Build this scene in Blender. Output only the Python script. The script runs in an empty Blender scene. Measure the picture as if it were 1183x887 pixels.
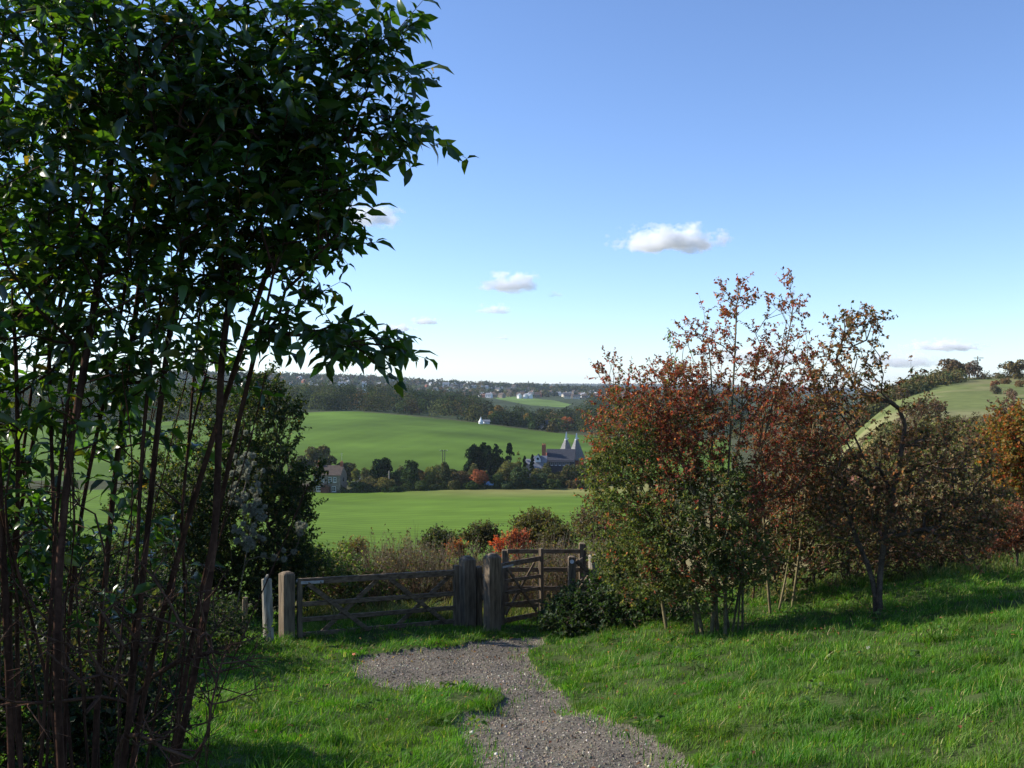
import bpy, math
import numpy as np
R = np.random.default_rng(11)
scene = bpy.context.scene
col = scene.collection
F = 1150.0; CX = 591.5; CY = 443.5          # photograph's pixels; the eye is at the origin, looking along +Y
AZ, EL = math.radians(76), math.radians(31)   # sun: to the left of the view, and its height
SUN = np.array([-math.sin(AZ)*math.cos(EL), math.cos(AZ)*math.cos(EL), math.sin(EL)])

# ------------------------------------------------------------------ helpers
def W(px, py, d): return np.array([(px-CX)/F*d, d, -(py-CY)/F*d])
def tag(o, label=None, cat=None, group=None, kind=None):
    if label: o['label'] = label
    if cat: o['category'] = cat
    if group: o['group'] = group
    if kind: o['kind'] = kind
    return o
def empty(name, loc=(0, 0, 0), rz=0.0):
    o = bpy.data.objects.new(name, None); o.empty_display_size = .3
    o.location = loc; o.rotation_euler = (0, 0, rz); col.objects.link(o); return o
def link(name, me, parent=None):
    o = bpy.data.objects.new(name, me); col.objects.link(o)
    if parent is not None: o.parent = parent
    return o
def mesh(name, V, Fc, mats, colors=None, smooth=False, midx=None, parent=None):
    """V (n,3); Fc (m,k) with k = 3 or 4; colors (n,3) -> attribute Col"""
    V = np.asarray(V, np.float32); Fc = np.asarray(Fc, np.int32)
    me = bpy.data.meshes.new(name)
    n, (m, k) = len(V), Fc.shape
    me.vertices.add(n); me.vertices.foreach_set('co', V.ravel())
    me.loops.add(m*k); me.loops.foreach_set('vertex_index', Fc.ravel())
    me.polygons.add(m); me.polygons.foreach_set('loop_start', np.arange(0, m*k, k, dtype=np.int32))
    if not isinstance(mats, (list, tuple)): mats = [mats]
    for mt in mats: me.materials.append(mt)
    if midx is not None: me.polygons.foreach_set('material_index', np.asarray(midx, np.int32))
    me.polygons.foreach_set('use_smooth', np.full(m, bool(smooth)))
    if colors is not None:
        c = np.ones((n, 4), np.float32); c[:, :3] = colors
        a = me.attributes.new('Col', 'FLOAT_COLOR', 'POINT'); a.data.foreach_set('color', c.ravel())
    me.update(calc_edges=True); me.validate()
    return link(name, me, parent)
class MB:
    """collects convex pieces (quads) for one mesh"""
    def __init__(s): s.v = []; s.f = []; s.n = 0
    def add(s, v, f):
        s.v.append(np.asarray(v, float)); s.f.append(np.asarray(f, int)+s.n); s.n += len(v); return s
    def hexa(s, v8): return s.add(v8, [[0,3,2,1],[4,5,6,7],[0,1,5,4],[1,2,6,5],[2,3,7,6],[3,0,4,7]])
    def box(s, x0, x1, y0, y1, z0, z1):
        return s.hexa([[x0,y0,z0],[x1,y0,z0],[x1,y1,z0],[x0,y1,z0],[x0,y0,z1],[x1,y0,z1],[x1,y1,z1],[x0,y1,z1]])
    def beam(s, a, b, w, t, side):
        """plank from a to b, width w measured across, thickness t along `side`"""
        a = np.array(a, float); b = np.array(b, float); d = (b-a)/np.linalg.norm(b-a)
        sd = np.array(side, float); sd -= sd.dot(d)*d; sd /= np.linalg.norm(sd); u = np.cross(d, sd)
        q = []
        for p in (a, b):
            for (i, j) in ((-1,-1),(1,-1),(1,1),(-1,1)): q.append(p+u*i*w/2+sd*j*t/2)
        return s.hexa(q)
    def cyl(s, a, b, r0, r1, k=10):
        a = np.array(a, float); b = np.array(b, float); d = (b-a)/np.linalg.norm(b-a)
        ref = np.array([1., 0, 0]) if abs(d[0]) < .8 else np.array([0, 1., 0])
        u = np.cross(d, ref); u /= np.linalg.norm(u); w = np.cross(d, u)
        t = np.arange(k)*2*np.pi/k; ring = np.cos(t)[:,None]*u+np.sin(t)[:,None]*w
        v = np.vstack([a+ring*r0, b+ring*r1, [a], [b]])
        f = [[i, (i+1)%k, k+(i+1)%k, k+i] for i in range(k)]
        f += [[2*k, (i+1)%k, i, 2*k] for i in range(k)] + [[2*k+1, k+i, k+(i+1)%k, 2*k+1] for i in range(k)]
        return s.add(v, f)
    def build(s, name, mat, parent=None, bevel=0, smooth=False, rough=0):
        me = bpy.data.meshes.new(name)
        V = np.vstack(s.v)
        fs = []
        for F_ in s.f:
            for q in F_:
                q = [int(i) for i in q]
                if q[-1] == q[0]: q = q[:-1]
                fs.append(q)
        if rough: V = V + R.normal(0, rough, V.shape)
        me.from_pydata(V.tolist(), [], fs)
        me.materials.append(mat)
        if smooth: me.polygons.foreach_set('use_smooth', np.full(len(fs), True))
        me.update(); o = link(name, me, parent)
        if bevel:
            b = o.modifiers.new('b', 'BEVEL'); b.width = bevel; b.segments = 1; b.limit_method = 'ANGLE'
        return o

# ------------------------------------------------------------------ materials
def newmat(name):
    m = bpy.data.materials.new(name); m.use_nodes = True
    nt = m.node_tree; nt.nodes.clear(); out = nt.nodes.new('ShaderNodeOutputMaterial')
    return m, nt, out
def N(nt, t, **kw):
    n = nt.nodes.new(t)
    for k, v in kw.items():
        if hasattr(n, k): setattr(n, k, v)
        else: n.inputs[k].default_value = v
    return n
def leafmat(name, transl=.35, rough=.45, gloss=.06, tint=(1.5, 1.6, .6), back=1.0):
    m, nt, out = newmat(name); L = nt.links.new
    a = N(nt, 'ShaderNodeAttribute', attribute_name='Col')
    d = N(nt, 'ShaderNodeBsdfPrincipled'); d.inputs['Roughness'].default_value = rough
    d.inputs['Specular IOR Level'].default_value = gloss*8
    L(a.outputs['Color'], d.inputs['Base Color'])
    mu = N(nt, 'ShaderNodeMix', data_type='RGBA', blend_type='MULTIPLY'); mu.inputs[0].default_value = 1
    L(a.outputs['Color'], mu.inputs[6]); mu.inputs[7].default_value = (*tint, 1)
    t = N(nt, 'ShaderNodeBsdfTranslucent'); L(mu.outputs[2], t.inputs['Color'])
    mx = N(nt, 'ShaderNodeMixShader'); mx.inputs[0].default_value = transl
    L(d.outputs[0], mx.inputs[1]); L(t.outputs[0], mx.inputs[2]); L(mx.outputs[0], out.inputs['Surface'])
    return m
def solid(name, c, c2=None, scale=8, rough=.85, bump=.3, stretch=(1, 1, 1), detail=6, bscale=None, spec=.3, coord='Object', bdist=.02, ramp=(.35, .65)):
    m, nt, out = newmat(name); L = nt.links.new
    tc = N(nt, 'ShaderNodeTexCoord'); mp = N(nt, 'ShaderNodeMapping'); mp.inputs['Scale'].default_value = stretch
    L(tc.outputs[coord], mp.inputs[0])
    nz = N(nt, 'ShaderNodeTexNoise'); nz.inputs['Scale'].default_value = scale; nz.inputs['Detail'].default_value = detail
    L(mp.outputs[0], nz.inputs[0])
    rp = N(nt, 'ShaderNodeValToRGB'); rp.color_ramp.elements[0].position = ramp[0]; rp.color_ramp.elements[1].position = ramp[1]
    rp.color_ramp.elements[0].color = (*c, 1); rp.color_ramp.elements[1].color = (*(c2 or c), 1)
    L(nz.outputs[0], rp.inputs[0])
    b = N(nt, 'ShaderNodeBsdfPrincipled'); b.inputs['Roughness'].default_value = rough; b.inputs['Specular IOR Level'].default_value = spec
    L(rp.outputs[0], b.inputs['Base Color'])
    if bump:
        n2 = N(nt, 'ShaderNodeTexNoise'); n2.inputs['Scale'].default_value = bscale or scale*4; n2.inputs['Detail'].default_value = 5
        L(mp.outputs[0], n2.inputs[0])
        bp = N(nt, 'ShaderNodeBump'); bp.inputs['Strength'].default_value = bump; bp.inputs['Distance'].default_value = bdist
        L(n2.outputs[0], bp.inputs['Height']); L(bp.outputs[0], b.inputs['Normal'])
    L(b.outputs[0], out.inputs['Surface']); return m
def attrmat(name, scale=.5, amt=.35, rough=.95, scale2=6, wave=None, bump=0.0):
    """base colour from Col, broken up by two noises (world space), optional drill lines"""
    m, nt, out = newmat(name); L = nt.links.new
    a = N(nt, 'ShaderNodeAttribute', attribute_name='Col'); tc = N(nt, 'ShaderNodeTexCoord')
    cur = a.outputs['Color']
    for sc, am in ((scale, amt), (scale2, amt*.8)):
        nz = N(nt, 'ShaderNodeTexNoise'); nz.inputs['Scale'].default_value = sc; nz.inputs['Detail'].default_value = 6
        L(tc.outputs['Object'], nz.inputs[0])
        mr = N(nt, 'ShaderNodeMapRange'); mr.inputs[1].default_value = .3; mr.inputs[2].default_value = .7
        mr.inputs[3].default_value = 1-am; mr.inputs[4].default_value = 1+am; L(nz.outputs[0], mr.inputs[0])
        vm = N(nt, 'ShaderNodeVectorMath', operation='SCALE'); L(cur, vm.inputs[0]); L(mr.outputs[0], vm.inputs['Scale']); cur = vm.outputs[0]
    if wave:
        ang, wl, am = wave
        mp = N(nt, 'ShaderNodeMapping'); mp.inputs['Rotation'].default_value = (0, 0, ang); L(tc.outputs['Object'], mp.inputs[0])
        for w_, am_ in ((wl, am), (wl*5.3, am*.7)):
            wv = N(nt, 'ShaderNodeTexWave'); wv.inputs['Scale'].default_value = 2*math.pi/20/w_*1.0
            wv.inputs['Distortion'].default_value = 1.2; wv.inputs['Detail'].default_value = 3; wv.inputs['Detail Scale'].default_value = .4
            L(mp.outputs[0], wv.inputs[0])
            mr = N(nt, 'ShaderNodeMapRange'); mr.inputs[3].default_value = 1-am_; mr.inputs[4].default_value = 1+am_; L(wv.outputs[1], mr.inputs[0])
            vm = N(nt, 'ShaderNodeVectorMath', operation='SCALE'); L(cur, vm.inputs[0]); L(mr.outputs[0], vm.inputs['Scale']); cur = vm.outputs[0]
    b = N(nt, 'ShaderNodeBsdfPrincipled'); b.inputs['Roughness'].default_value = rough; b.inputs['Specular IOR Level'].default_value = .04
    L(cur, b.inputs['Base Color'])
    if bump:
        nz = N(nt, 'ShaderNodeTexNoise'); nz.inputs['Scale'].default_value = 45; nz.inputs['Detail'].default_value = 6; L(tc.outputs['Object'], nz.inputs[0])
        bp = N(nt, 'ShaderNodeBump'); bp.inputs['Strength'].default_value = bump; bp.inputs['Distance'].default_value = .02
        L(nz.outputs[0], bp.inputs['Height']); L(bp.outputs[0], b.inputs['Normal'])
    L(b.outputs[0], out.inputs['Surface']); return m
M = {}
M['leaf'] = leafmat('leaf', .45, .55, .04)
M['glossleaf'] = leafmat('glossy_leaf', .48, .3, .09, (1.9, 2.1, .4))
M['redleaf'] = leafmat('autumn_leaf', .5, .6, .03, (1.5, 1.2, .6))
M['grass'] = leafmat('grass_blade', .45, .55, .03, (1.3, 1.4, .4))
M['farleaf'] = leafmat('far_foliage', .2, .8, .0, (1.2, 1.2, .7))
M['fluff'] = leafmat('seed_fluff', .5, .9, .0, (1.1, 1.1, 1.05))
M['bark'] = attrmat('bark', 9, .35, .85, 60)
M['wood'] = solid('weathered_oak', (.08, .058, .036), (.24, .18, .115), 3, .85, .6, (9, 9, 1), bscale=22, bdist=.008)
M['woodb'] = solid('weathered_rail', (.085, .058, .035), (.22, .16, .1), 2.2, .85, .5, (2, 8, 12), bscale=18, bdist=.006)
M['oldwood'] = solid('grey_post_wood', (.2, .17, .12), (.42, .38, .3), 3, .85, .7, (8, 8, 1), bscale=20, bdist=.01)
M['metal'] = solid('galvanised_steel', (.35, .35, .33), (.5, .5, .48), 20, .45, .1)
M['disc'] = solid('white_disc', (.75, .76, .78), (.6, .62, .62), 30, .5, 0)
M['brick'] = solid('red_brick', (.3, .09, .05), (.42, .15, .08), 3, .9, .2)
M['stone'] = solid('pale_grey_brick', (.17, .135, .1), (.25, .21, .16), 2, .9, .2)
M['tile'] = solid('brown_roof_tile', (.06, .045, .036), (.1, .07, .055), 1.5, .85, .3, (1, 1, 4))
M['slate'] = solid('dark_slate', (.035, .037, .045), (.06, .062, .075), 1.5, .6, .2, (1, 1, 4))
M['lslate'] = solid('grey_slate', (.16, .17, .19), (.24, .25, .28), 1.2, .6, .2, (1, 1, 4))
M['shingle'] = solid('silver_grey_tiles', (.12, .118, .112), (.26, .255, .245), 2.5, .85, .4, (1, 1, 3))
M['white'] = solid('white_paint', (.78, .78, .76), (.7, .7, .68), 4, .6, 0)
M['cream'] = solid('cream_render', (.6, .52, .38), (.68, .6, .46), 2, .8, 0)
M['glass'] = solid('window_glass', (.03, .035, .04), (.05, .055, .06), 4, .12, 0, spec=.6)
M['door'] = solid('dark_red_timber', (.09, .03, .02), (.14, .05, .035), 3, .7, 0)
M['blue'] = solid('blue_tarpaulin', (.22, .42, .75), (.35, .55, .85), 2, .5, .2)
M['redlump'] = solid('faded_red_plastic', (.55, .12, .09), (.7, .25, .2), 30, .5, .2)
M['stonew'] = solid('pale_flint', (.5, .47, .4), (.7, .66, .58), 30, .7, .3)
M['gravel'] = solid('gravel_bed', (.075, .063, .047), (.23, .2, .155), 26, .95, 1.0, bscale=90, bdist=.02, ramp=(.3, .75))
M['pebble'] = attrmat('pebble', 20, .25, .85, 60)
M['soil'] = attrmat('meadow_soil', 1.2, .35, .98, 30, bump=.6)
M['land'] = attrmat('hillside_land', .02, .22, .98, .35)
M['crop'] = attrmat('crop_field', .009, .14, .95, .12, wave=(math.radians(-50), 3.4, .09))
M['crop2'] = attrmat('far_crop_field', .009, .3, .95, .03, wave=(math.radians(15), 9., .025))

# ------------------------------------------------------------------ terrain
def pchip(xk, yk, x):
    xk = np.asarray(xk, float); yk = np.asarray(yk, float); h = np.diff(xk); dl = np.diff(yk)/h
    m = np.zeros(len(xk))
    for i in range(1, len(xk)-1):
        if dl[i-1]*dl[i] > 0:
            w1 = 2*h[i]+h[i-1]; w2 = h[i]+2*h[i-1]; m[i] = (w1+w2)/(w1/dl[i-1]+w2/dl[i])
    m[0] = dl[0]; m[-1] = dl[-1]
    x = np.clip(x, xk[0], xk[-1]); i = np.clip(np.searchsorted(xk, x)-1, 0, len(xk)-2)
    t = (x-xk[i])/h[i]
    return (2*t**3-3*t**2+1)*yk[i]+(t**3-2*t**2+t)*h[i]*m[i]+(-2*t**3+3*t**2)*yk[i+1]+(t**3-t**2)*h[i]*m[i+1]
def Z(py, d): return -(py-CY)/F*d
COLS = {
 -300: [(15,-4.2),(30,-6.6),(60,-12),(120,-20.5),(200,-27),(280,-30),(310,-30),(400,Z(530,400)),(500,Z(505,500)),(620,Z(490,620)),(800,Z(468,800)),(1000,Z(458,1000)),(1300,-10),(1600,-8),(1900,5),(2200,16),(2600,10),(4500,-30),(8000,-20),(9400,-60)],
 130: [(15,-4.25),(30,-7.2),(60,-12.8),(120,-20.6),(200,-26.8),(280,-30.4),(310,-30.8),(400,Z(527,400)),(500,Z(503,500)),(610,Z(489,610)),(800,Z(466,800)),(1000,Z(457,1000)),(1300,-11),(1600,-9),(1900,Z(441,1900)),(2200,Z(433,2200)),(2600,10),(4500,-30),(8000,-20),(9400,-60)],
 400: [(15,-4.25),(30,-7.8),(60,-13.5),(120,Z(642,120)),(200,Z(597,200)),(280,Z(570,280)),(310,-31.0),(400,Z(521,400)),(500,Z(492,500)),(620,Z(475,620)),(800,Z(463,800)),(1000,Z(456,1000)),(1300,-12),(1600,Z(453,1600)),(1900,Z(444,1900)),(2200,Z(438,2200)),(2600,4),(4500,-30),(8000,-20),(9400,-60)],
 520: [(15,-4.3),(30,-7.8),(60,-13.3),(120,Z(640,120)),(200,Z(592,200)),(285,Z(566,285)),(310,-31.4),(400,Z(523,400)),(500,Z(497,500)),(600,Z(485,600)),(800,Z(474,800)),(1000,Z(466,1000)),(1300,Z(461,1300)),(1600,Z(457,1600)),(1900,Z(449,1900)),(2200,Z(444.5,2200)),(2600,-12),(4500,-40),(8000,Z(447,8000)),(9400,-60)],
 650: [(15,-4.3),(30,-7.8),(60,-13),(120,Z(636,120)),(200,Z(586,200)),(300,Z(561,300)),(330,-31.0),(400,Z(527,400)),(500,Z(510,500)),(570,Z(501,570)),(750,Z(489,750)),(1000,Z(475,1000)),(1250,Z(466,1250)),(1400,Z(461,1400)),(1700,Z(457,1700)),(2200,Z(449.5,2200)),(2600,-26),(4500,-50),(8000,Z(446.5,8000)),(9400,-60)],
 780: [(15,-3.9),(30,-7.2),(60,-12),(120,-19),(200,-25),(300,-30),(330,-30.5),(400,-29.5),(500,Z(512,500)),(560,Z(508,560)),(750,Z(493,750)),(1000,Z(478,1000)),(1400,Z(466,1400)),(1700,Z(460,1700)),(2200,Z(454,2200)),(2600,-32),(4500,-50),(8000,Z(447,8000)),(9400,-60)],
 930: [(15,-3.2),(30,-5.2),(60,-8.5),(120,-14),(200,-20),(300,-26),(560,-30),(900,-30),(1400,-26),(2200,-22),(4500,-45),(8000,Z(450,8000)),(9400,-70)],
 1040: [(15,-2.9),(40,-4.4),(80,-5.8),(150,Z(486,150)),(220,Z(472,220)),(300,Z(460,300)),(360,Z(455,360)),(430,-6),(600,-16),(1000,-26),(2200,-24),(4500,-45),(8000,Z(452,8000)),(9400,-70)],
 1110: [(15,-2.4),(40,-3.4),(80,-4.8),(150,Z(487,150)),(200,Z(477,200)),(300,Z(449,300)),(360,Z(438,360)),(420,Z(436.5,420)),(520,.5),(700,-10),(1000,-20),(2200,-24),(4500,-45),(8000,-60),(9400,-70)],
 1183: [(15,-2.0),(40,-2.6),(80,-4.0),(150,Z(482,150)),(200,Z(474,200)),(300,Z(447,300)),(360,Z(437,360)),(420,Z(434,420)),(520,3),(700,-6),(1000,-16),(2200,-20),(4500,-45),(8000,-60),(9400,-70)],
 1600: [(15,-.5),(40,0),(80,0),(200,3),(360,12),(500,15),(700,8),(1000,-6),(2200,-20),(4500,-45),(8000,-60),(9400,-70)],
}
_lk = sorted(COLS); _uk = np.array([(p-CX)/F for p in _lk])
_ly = np.linspace(math.log(12), math.log(9400), 600)
_tab = np.array([pchip([math.log(a) for a, b in COLS[p]], [b for a, b in COLS[p]], _ly) for p in _lk])
_ug = np.linspace(_uk[0], _uk[-1], 500)
_T = np.array([pchip(_uk, _tab[:, j], _ug) for j in range(len(_ly))]).T
_k = np.hanning(23); _k /= _k.sum()
_Tp = np.pad(_T, ((11, 11), (0, 0)), 'edge')
_T = np.array([np.convolve(_Tp[:, j], _k, 'valid') for j in range(_T.shape[1])]).T
def smooth(a, b, x): t = np.clip((x-a)/(b-a), 0, 1); return t*t*(3-2*t)
_ph = R.uniform(0, 6.28, (40, 2)); _fr = R.uniform(-1, 1, (40, 2)); _fr /= np.linalg.norm(_fr, axis=1)[:, None]
def lump(x, y, wl, k0=0, n=7):
    s = 0
    for i in range(k0, k0+n):
        w = 2*np.pi/(wl*(.6+.12*(i-k0))); s = s+np.sin((x*_fr[i,0]+y*_fr[i,1])*w+_ph[i,0])
    return s/n
NY = [-60, -6, 0, 8, 14.5, 17.5, 22, 30, 60]; NZ = [8.6, -.55, -1.53, -2.9, -3.98, -4.28, -5.15, -7.7, -13]
def near(x, y):
    z = pchip(NY, NZ, y)
    lat = np.where(x > 0, .155*9*np.tanh(np.clip(x-.3, 0, None)/9)*smooth(-.3, 1.8, x), .03*12*np.tanh(-x/12)*-1*-1)
    return z+lat*np.where(x > 0, 1, .5)
def H(x, y):
    x = np.asarray(x, float); y = np.asarray(y, float)
    u = x/np.maximum(y, 1e-3); yy = np.clip(y, 12, 9400)
    a = np.clip((u-_ug[0])/(_ug[1]-_ug[0]), 0, len(_ug)-1.001); b = np.clip((np.log(yy)-_ly[0])/(_ly[1]-_ly[0]), 0, len(_ly)-1.001)
    i = a.astype(int); j = b.astype(int); fa = a-i; fb = b-j
    t = _T[i,j]*(1-fa)*(1-fb)+_T[i+1,j]*fa*(1-fb)+_T[i,j+1]*(1-fa)*fb+_T[i+1,j+1]*fa*fb
    w = smooth(20, 34, y)
    r = np.hypot(x, y)
    bump = .085*lump(x, y, 2.6)+.04*lump(x, y, .8, 8)
    far = .25*lump(x, y, 60, 16)*smooth(60, 120, y)
    return near(x, y)*(1-w)+t*w+bump*(1-w)*smooth(1, 5, y)+far
def G(px, d): x = (px-CX)/F*d; return np.array([x, d, float(H(x, d))])
def ground_hit(px, py):
    """where the ray through a pixel of the photograph meets the ground"""
    d = np.exp(np.linspace(math.log(3), math.log(3000), 4000)); x = (px-CX)/F*d; z = -(py-CY)/F*d
    k = np.argmax(z < H(x, d)); return x[k], d[k]
def in_poly(x, y, P):
    c = np.zeros(np.shape(x), bool); n = len(P)
    for i in range(n):
        x1, y1 = P[i]; x2, y2 = P[(i+1) % n]
        if y1 == y2: continue
        k = ((y1 > y) != (y2 > y)) & (x < (x2-x1)*(y-y1)/(y2-y1)+x1); c ^= k
    return c
PATH_PX = [(398,766),(420,757),(470,751),(520,748),(545,742),(575,738),(620,736),(632,742),(612,752),(608,760),(622,775),(640,790),(652,806),(690,825),(740,845),(785,868),(815,900),(850,960),
           (540,960),(545,887),(537,862),(520,838),(532,826),(570,820),(584,808),(570,798),(500,795),(455,797),(412,785)]
PATH = np.array([ground_hit(*p) for p in PATH_PX])
def on_path(x, y):
    return in_poly(x+.07*lump(x, y, .5, 3)+.05*lump(x, y, .22, 20), y+.10*lump(y, x, .5, 5)+.06*lump(x, y, .2, 26), PATH)
_eh = [(-300,610),(130,610),(330,612),(400,620),(460,612),(520,600),(600,585),(650,570),(780,560),(1000,520)]
def field_edge(u): return np.interp(u, [(p-CX)/F for p, _ in _eh], [d for _, d in _eh])

# radial sheet
azv = np.concatenate([np.radians(np.linspace(-180, -50, 40))[:-1], np.radians(np.linspace(-50, -30, 50))[:-1], np.radians(np.linspace(-30, 30, 900)), np.radians(np.linspace(30, 50, 50))[1:], np.radians(np.linspace(50, 180, 40))[1:]])
rr = np.concatenate([[.15, .6, 1.2, 2, 3, 4], np.arange(5, 19, .035), np.exp(np.linspace(math.log(19), math.log(9300), 620))])
A_, R_ = np.meshgrid(azv, rr); X = R_*np.sin(A_); Y = R_*np.cos(A_); Zg = H(X, Y)
pm = on_path(X, Y) & (Y > 3) & (Y < 22)
Zg = Zg-np.where(pm, .03, 0)
# base colours
C = np.empty(X.shape+(3,), np.float32); C[:] = (.055, .075, .025)
def setc(m, c): C[m] = c
u_ = X/np.maximum(Y, 1e-3); fe = field_edge(u_)
far = Y > 25
C[far] = (.07, .075, .035)
crop1 = (Y > 62) & (Y < 287+14*smooth(-.2, .1, u_)) & (u_ < .16)
crop2 = (Y > 318) & (Y < fe) & (u_ < .22)
C[crop1] = (.096, .165, .02)
# stubble-coloured strip along the upper edge of the near crop
st = crop1 & (Y > 240); C[st] = np.array((.096, .165, .02))+(np.array((.22, .21, .075))-np.array((.096, .165, .02)))*(smooth(240, 290, Y[st])*smooth(-.16, .0, u_[st]))[:, None]
C[crop2] = (.084, .145, .021)
C[(Y >= 620) & (Y < 9500)] = (.045, .06, .028)
C[(Y > 6500)] = (.06, .075, .045)
gpy = CY-Zg/np.maximum(Y, 1e-3)*F; gpx = CX+u_*F; strip = (Y > 950) & (Y < 1900) & in_poly(gpx, gpy, [(560,455.5),(600,458.5),(640,462.5),(660,467),(652,470.5),(612,468),(575,461)]); C[strip] = (.13, .2, .05)
strip2 = strip
hill = (Y > 170) & (Y < 520) & (u_ > .30)
hc = np.array((.2, .195, .085)); C[hill] = hc
hg = hill & (Y < 345+20*lump(X, Y, 40, 9)) & (Y > 215) & (u_ < .47+.02*lump(X, Y, 50)); C[hg] = (.15, .18, .06); wgt = (smooth(-.25, .25, lump(X, Y, 26, 9)+.004*(345-Y)+5*(.47-u_)) * smooth(200, 225, Y))[hill][:, None]; C[hill] = np.array((.14, .165, .055))*wgt+hc*(1-wgt)
near_right = (Y > 22) & (Y < 170) & (u_ > .15); C[near_right] = (.17, .145, .07)
mid = (Y > 20) & (Y < 62) & (u_ <= .15); C[mid] = (.09, .085, .04)
nz, na = X.shape
idx = np.arange(nz*na).reshape(nz, na)
q = np.stack([idx[:-1,:-1], idx[:-1,1:], idx[1:,1:], idx[1:,:-1]], -1).reshape(-1, 4)
def fmask(m): return (m[:-1,:-1].astype(int)+m[:-1,1:]+m[1:,1:]+m[1:,:-1] >= 2).reshape(-1)
fp = fmask(pm); f1 = fmask(crop1) & ~fp; f2 = fmask(crop2) & ~fp; fs = fmask(strip | strip2)
fn = fmask(Y < 24) & ~fp; fr = ~(fp | f1 | f2 | fs | fn)
PV = np.stack([X, Y, Zg], -1).reshape(-1, 3); PC = C.reshape(-1, 3)
def sub(name, fm, mat, label):
    qq = q[fm]; used = np.unique(qq); re = np.zeros(len(PV), np.int64); re[used] = np.arange(len(used))
    o = mesh(name, PV[used], re[qq], mat, PC[used], smooth=True); return tag(o, label, kind='structure')
sub('ground', fn, M['soil'], 'grassy ground sloping down to the gates')
sub('path', fp, M['gravel'], 'gravel path curving down to the wooden gates')
sub('crop_field', f1, M['crop'], 'green field just beyond the scrub with faint drill lines')
sub('crop_field', f2, M['crop2'], 'large green field rising behind the house and the kilns')
sub('crop_field', fs, M['crop2'], 'small light green field below the distant town')
sub('hills', fr, M['land'], 'wooded hills, valley and grassy hillside')
del A_, R_

# ------------------------------------------------------------------ near plants
def unit(v): return v/np.maximum(np.linalg.norm(v, axis=-1, keepdims=True), 1e-9)
LEAF_V = np.array([[0,0,0],[.3,-.5,.09],[.3,0,0],[.3,.5,.09],[.66,-.38,.0],[.66,0,-.06],[.66,.38,.0],[.98,0,-.28]])
LEAF_F = np.array([[0,1,2],[0,2,3],[1,4,5],[1,5,2],[2,5,6],[2,6,3],[4,7,5],[5,7,6]])
KITE_V = np.array([[0,0,0],[.45,-.5,.1],[1,0,-.05],[.45,.5,.1]]); KITE_F = np.array([[0,1,2],[0,2,3]])
def leaves(P, D, Up, L, Wd, colr, tmpl='kite'):
    """leaf blades at P pointing along D with surface normal near Up"""
    TV, TF = (LEAF_V, LEAF_F) if tmpl == 'leaf' else (KITE_V, KITE_F)
    D = unit(D); S = unit(np.cross(Up, D)); U = np.cross(D, S)
    n = len(P); L = np.broadcast_to(L, n)[:, None, None]; Wd = np.broadcast_to(Wd, n)[:, None, None]
    V = P[:, None]+D[:, None]*TV[None, :, 0:1]*L+S[:, None]*TV[None, :, 1:2]*Wd+U[:, None]*TV[None, :, 2:3]*L
    k = len(TV); Fc = (TF[None]+(np.arange(n)*k)[:, None, None]).reshape(-1, 3)
    return V.reshape(-1, 3), Fc, np.repeat(colr, k, 0)
def tubes(P0, P1, R0, R1, O0, O1, k=5):
    ref = unit(np.array([.31, .9, .13])); t = np.arange(k)*2*np.pi/k
    def ring(P, O, r):
        O = unit(O); u = unit(np.cross(O, ref)); w = np.cross(O, u)
        return P[:, None]+(np.cos(t)[None, :, None]*u[:, None]+np.sin(t)[None, :, None]*w[:, None])*r[:, None, None]
    V = np.concatenate([ring(P0, O0, R0), ring(P1, O1, R1)], 1); n = len(P0)
    a = np.arange(k); b = (a+1) % k
    Q = np.stack([a, b, b+k, a+k], -1)[None]+(np.arange(n)*2*k)[:, None, None]
    return V.reshape(-1, 3), Q.reshape(-1, 4)
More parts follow.
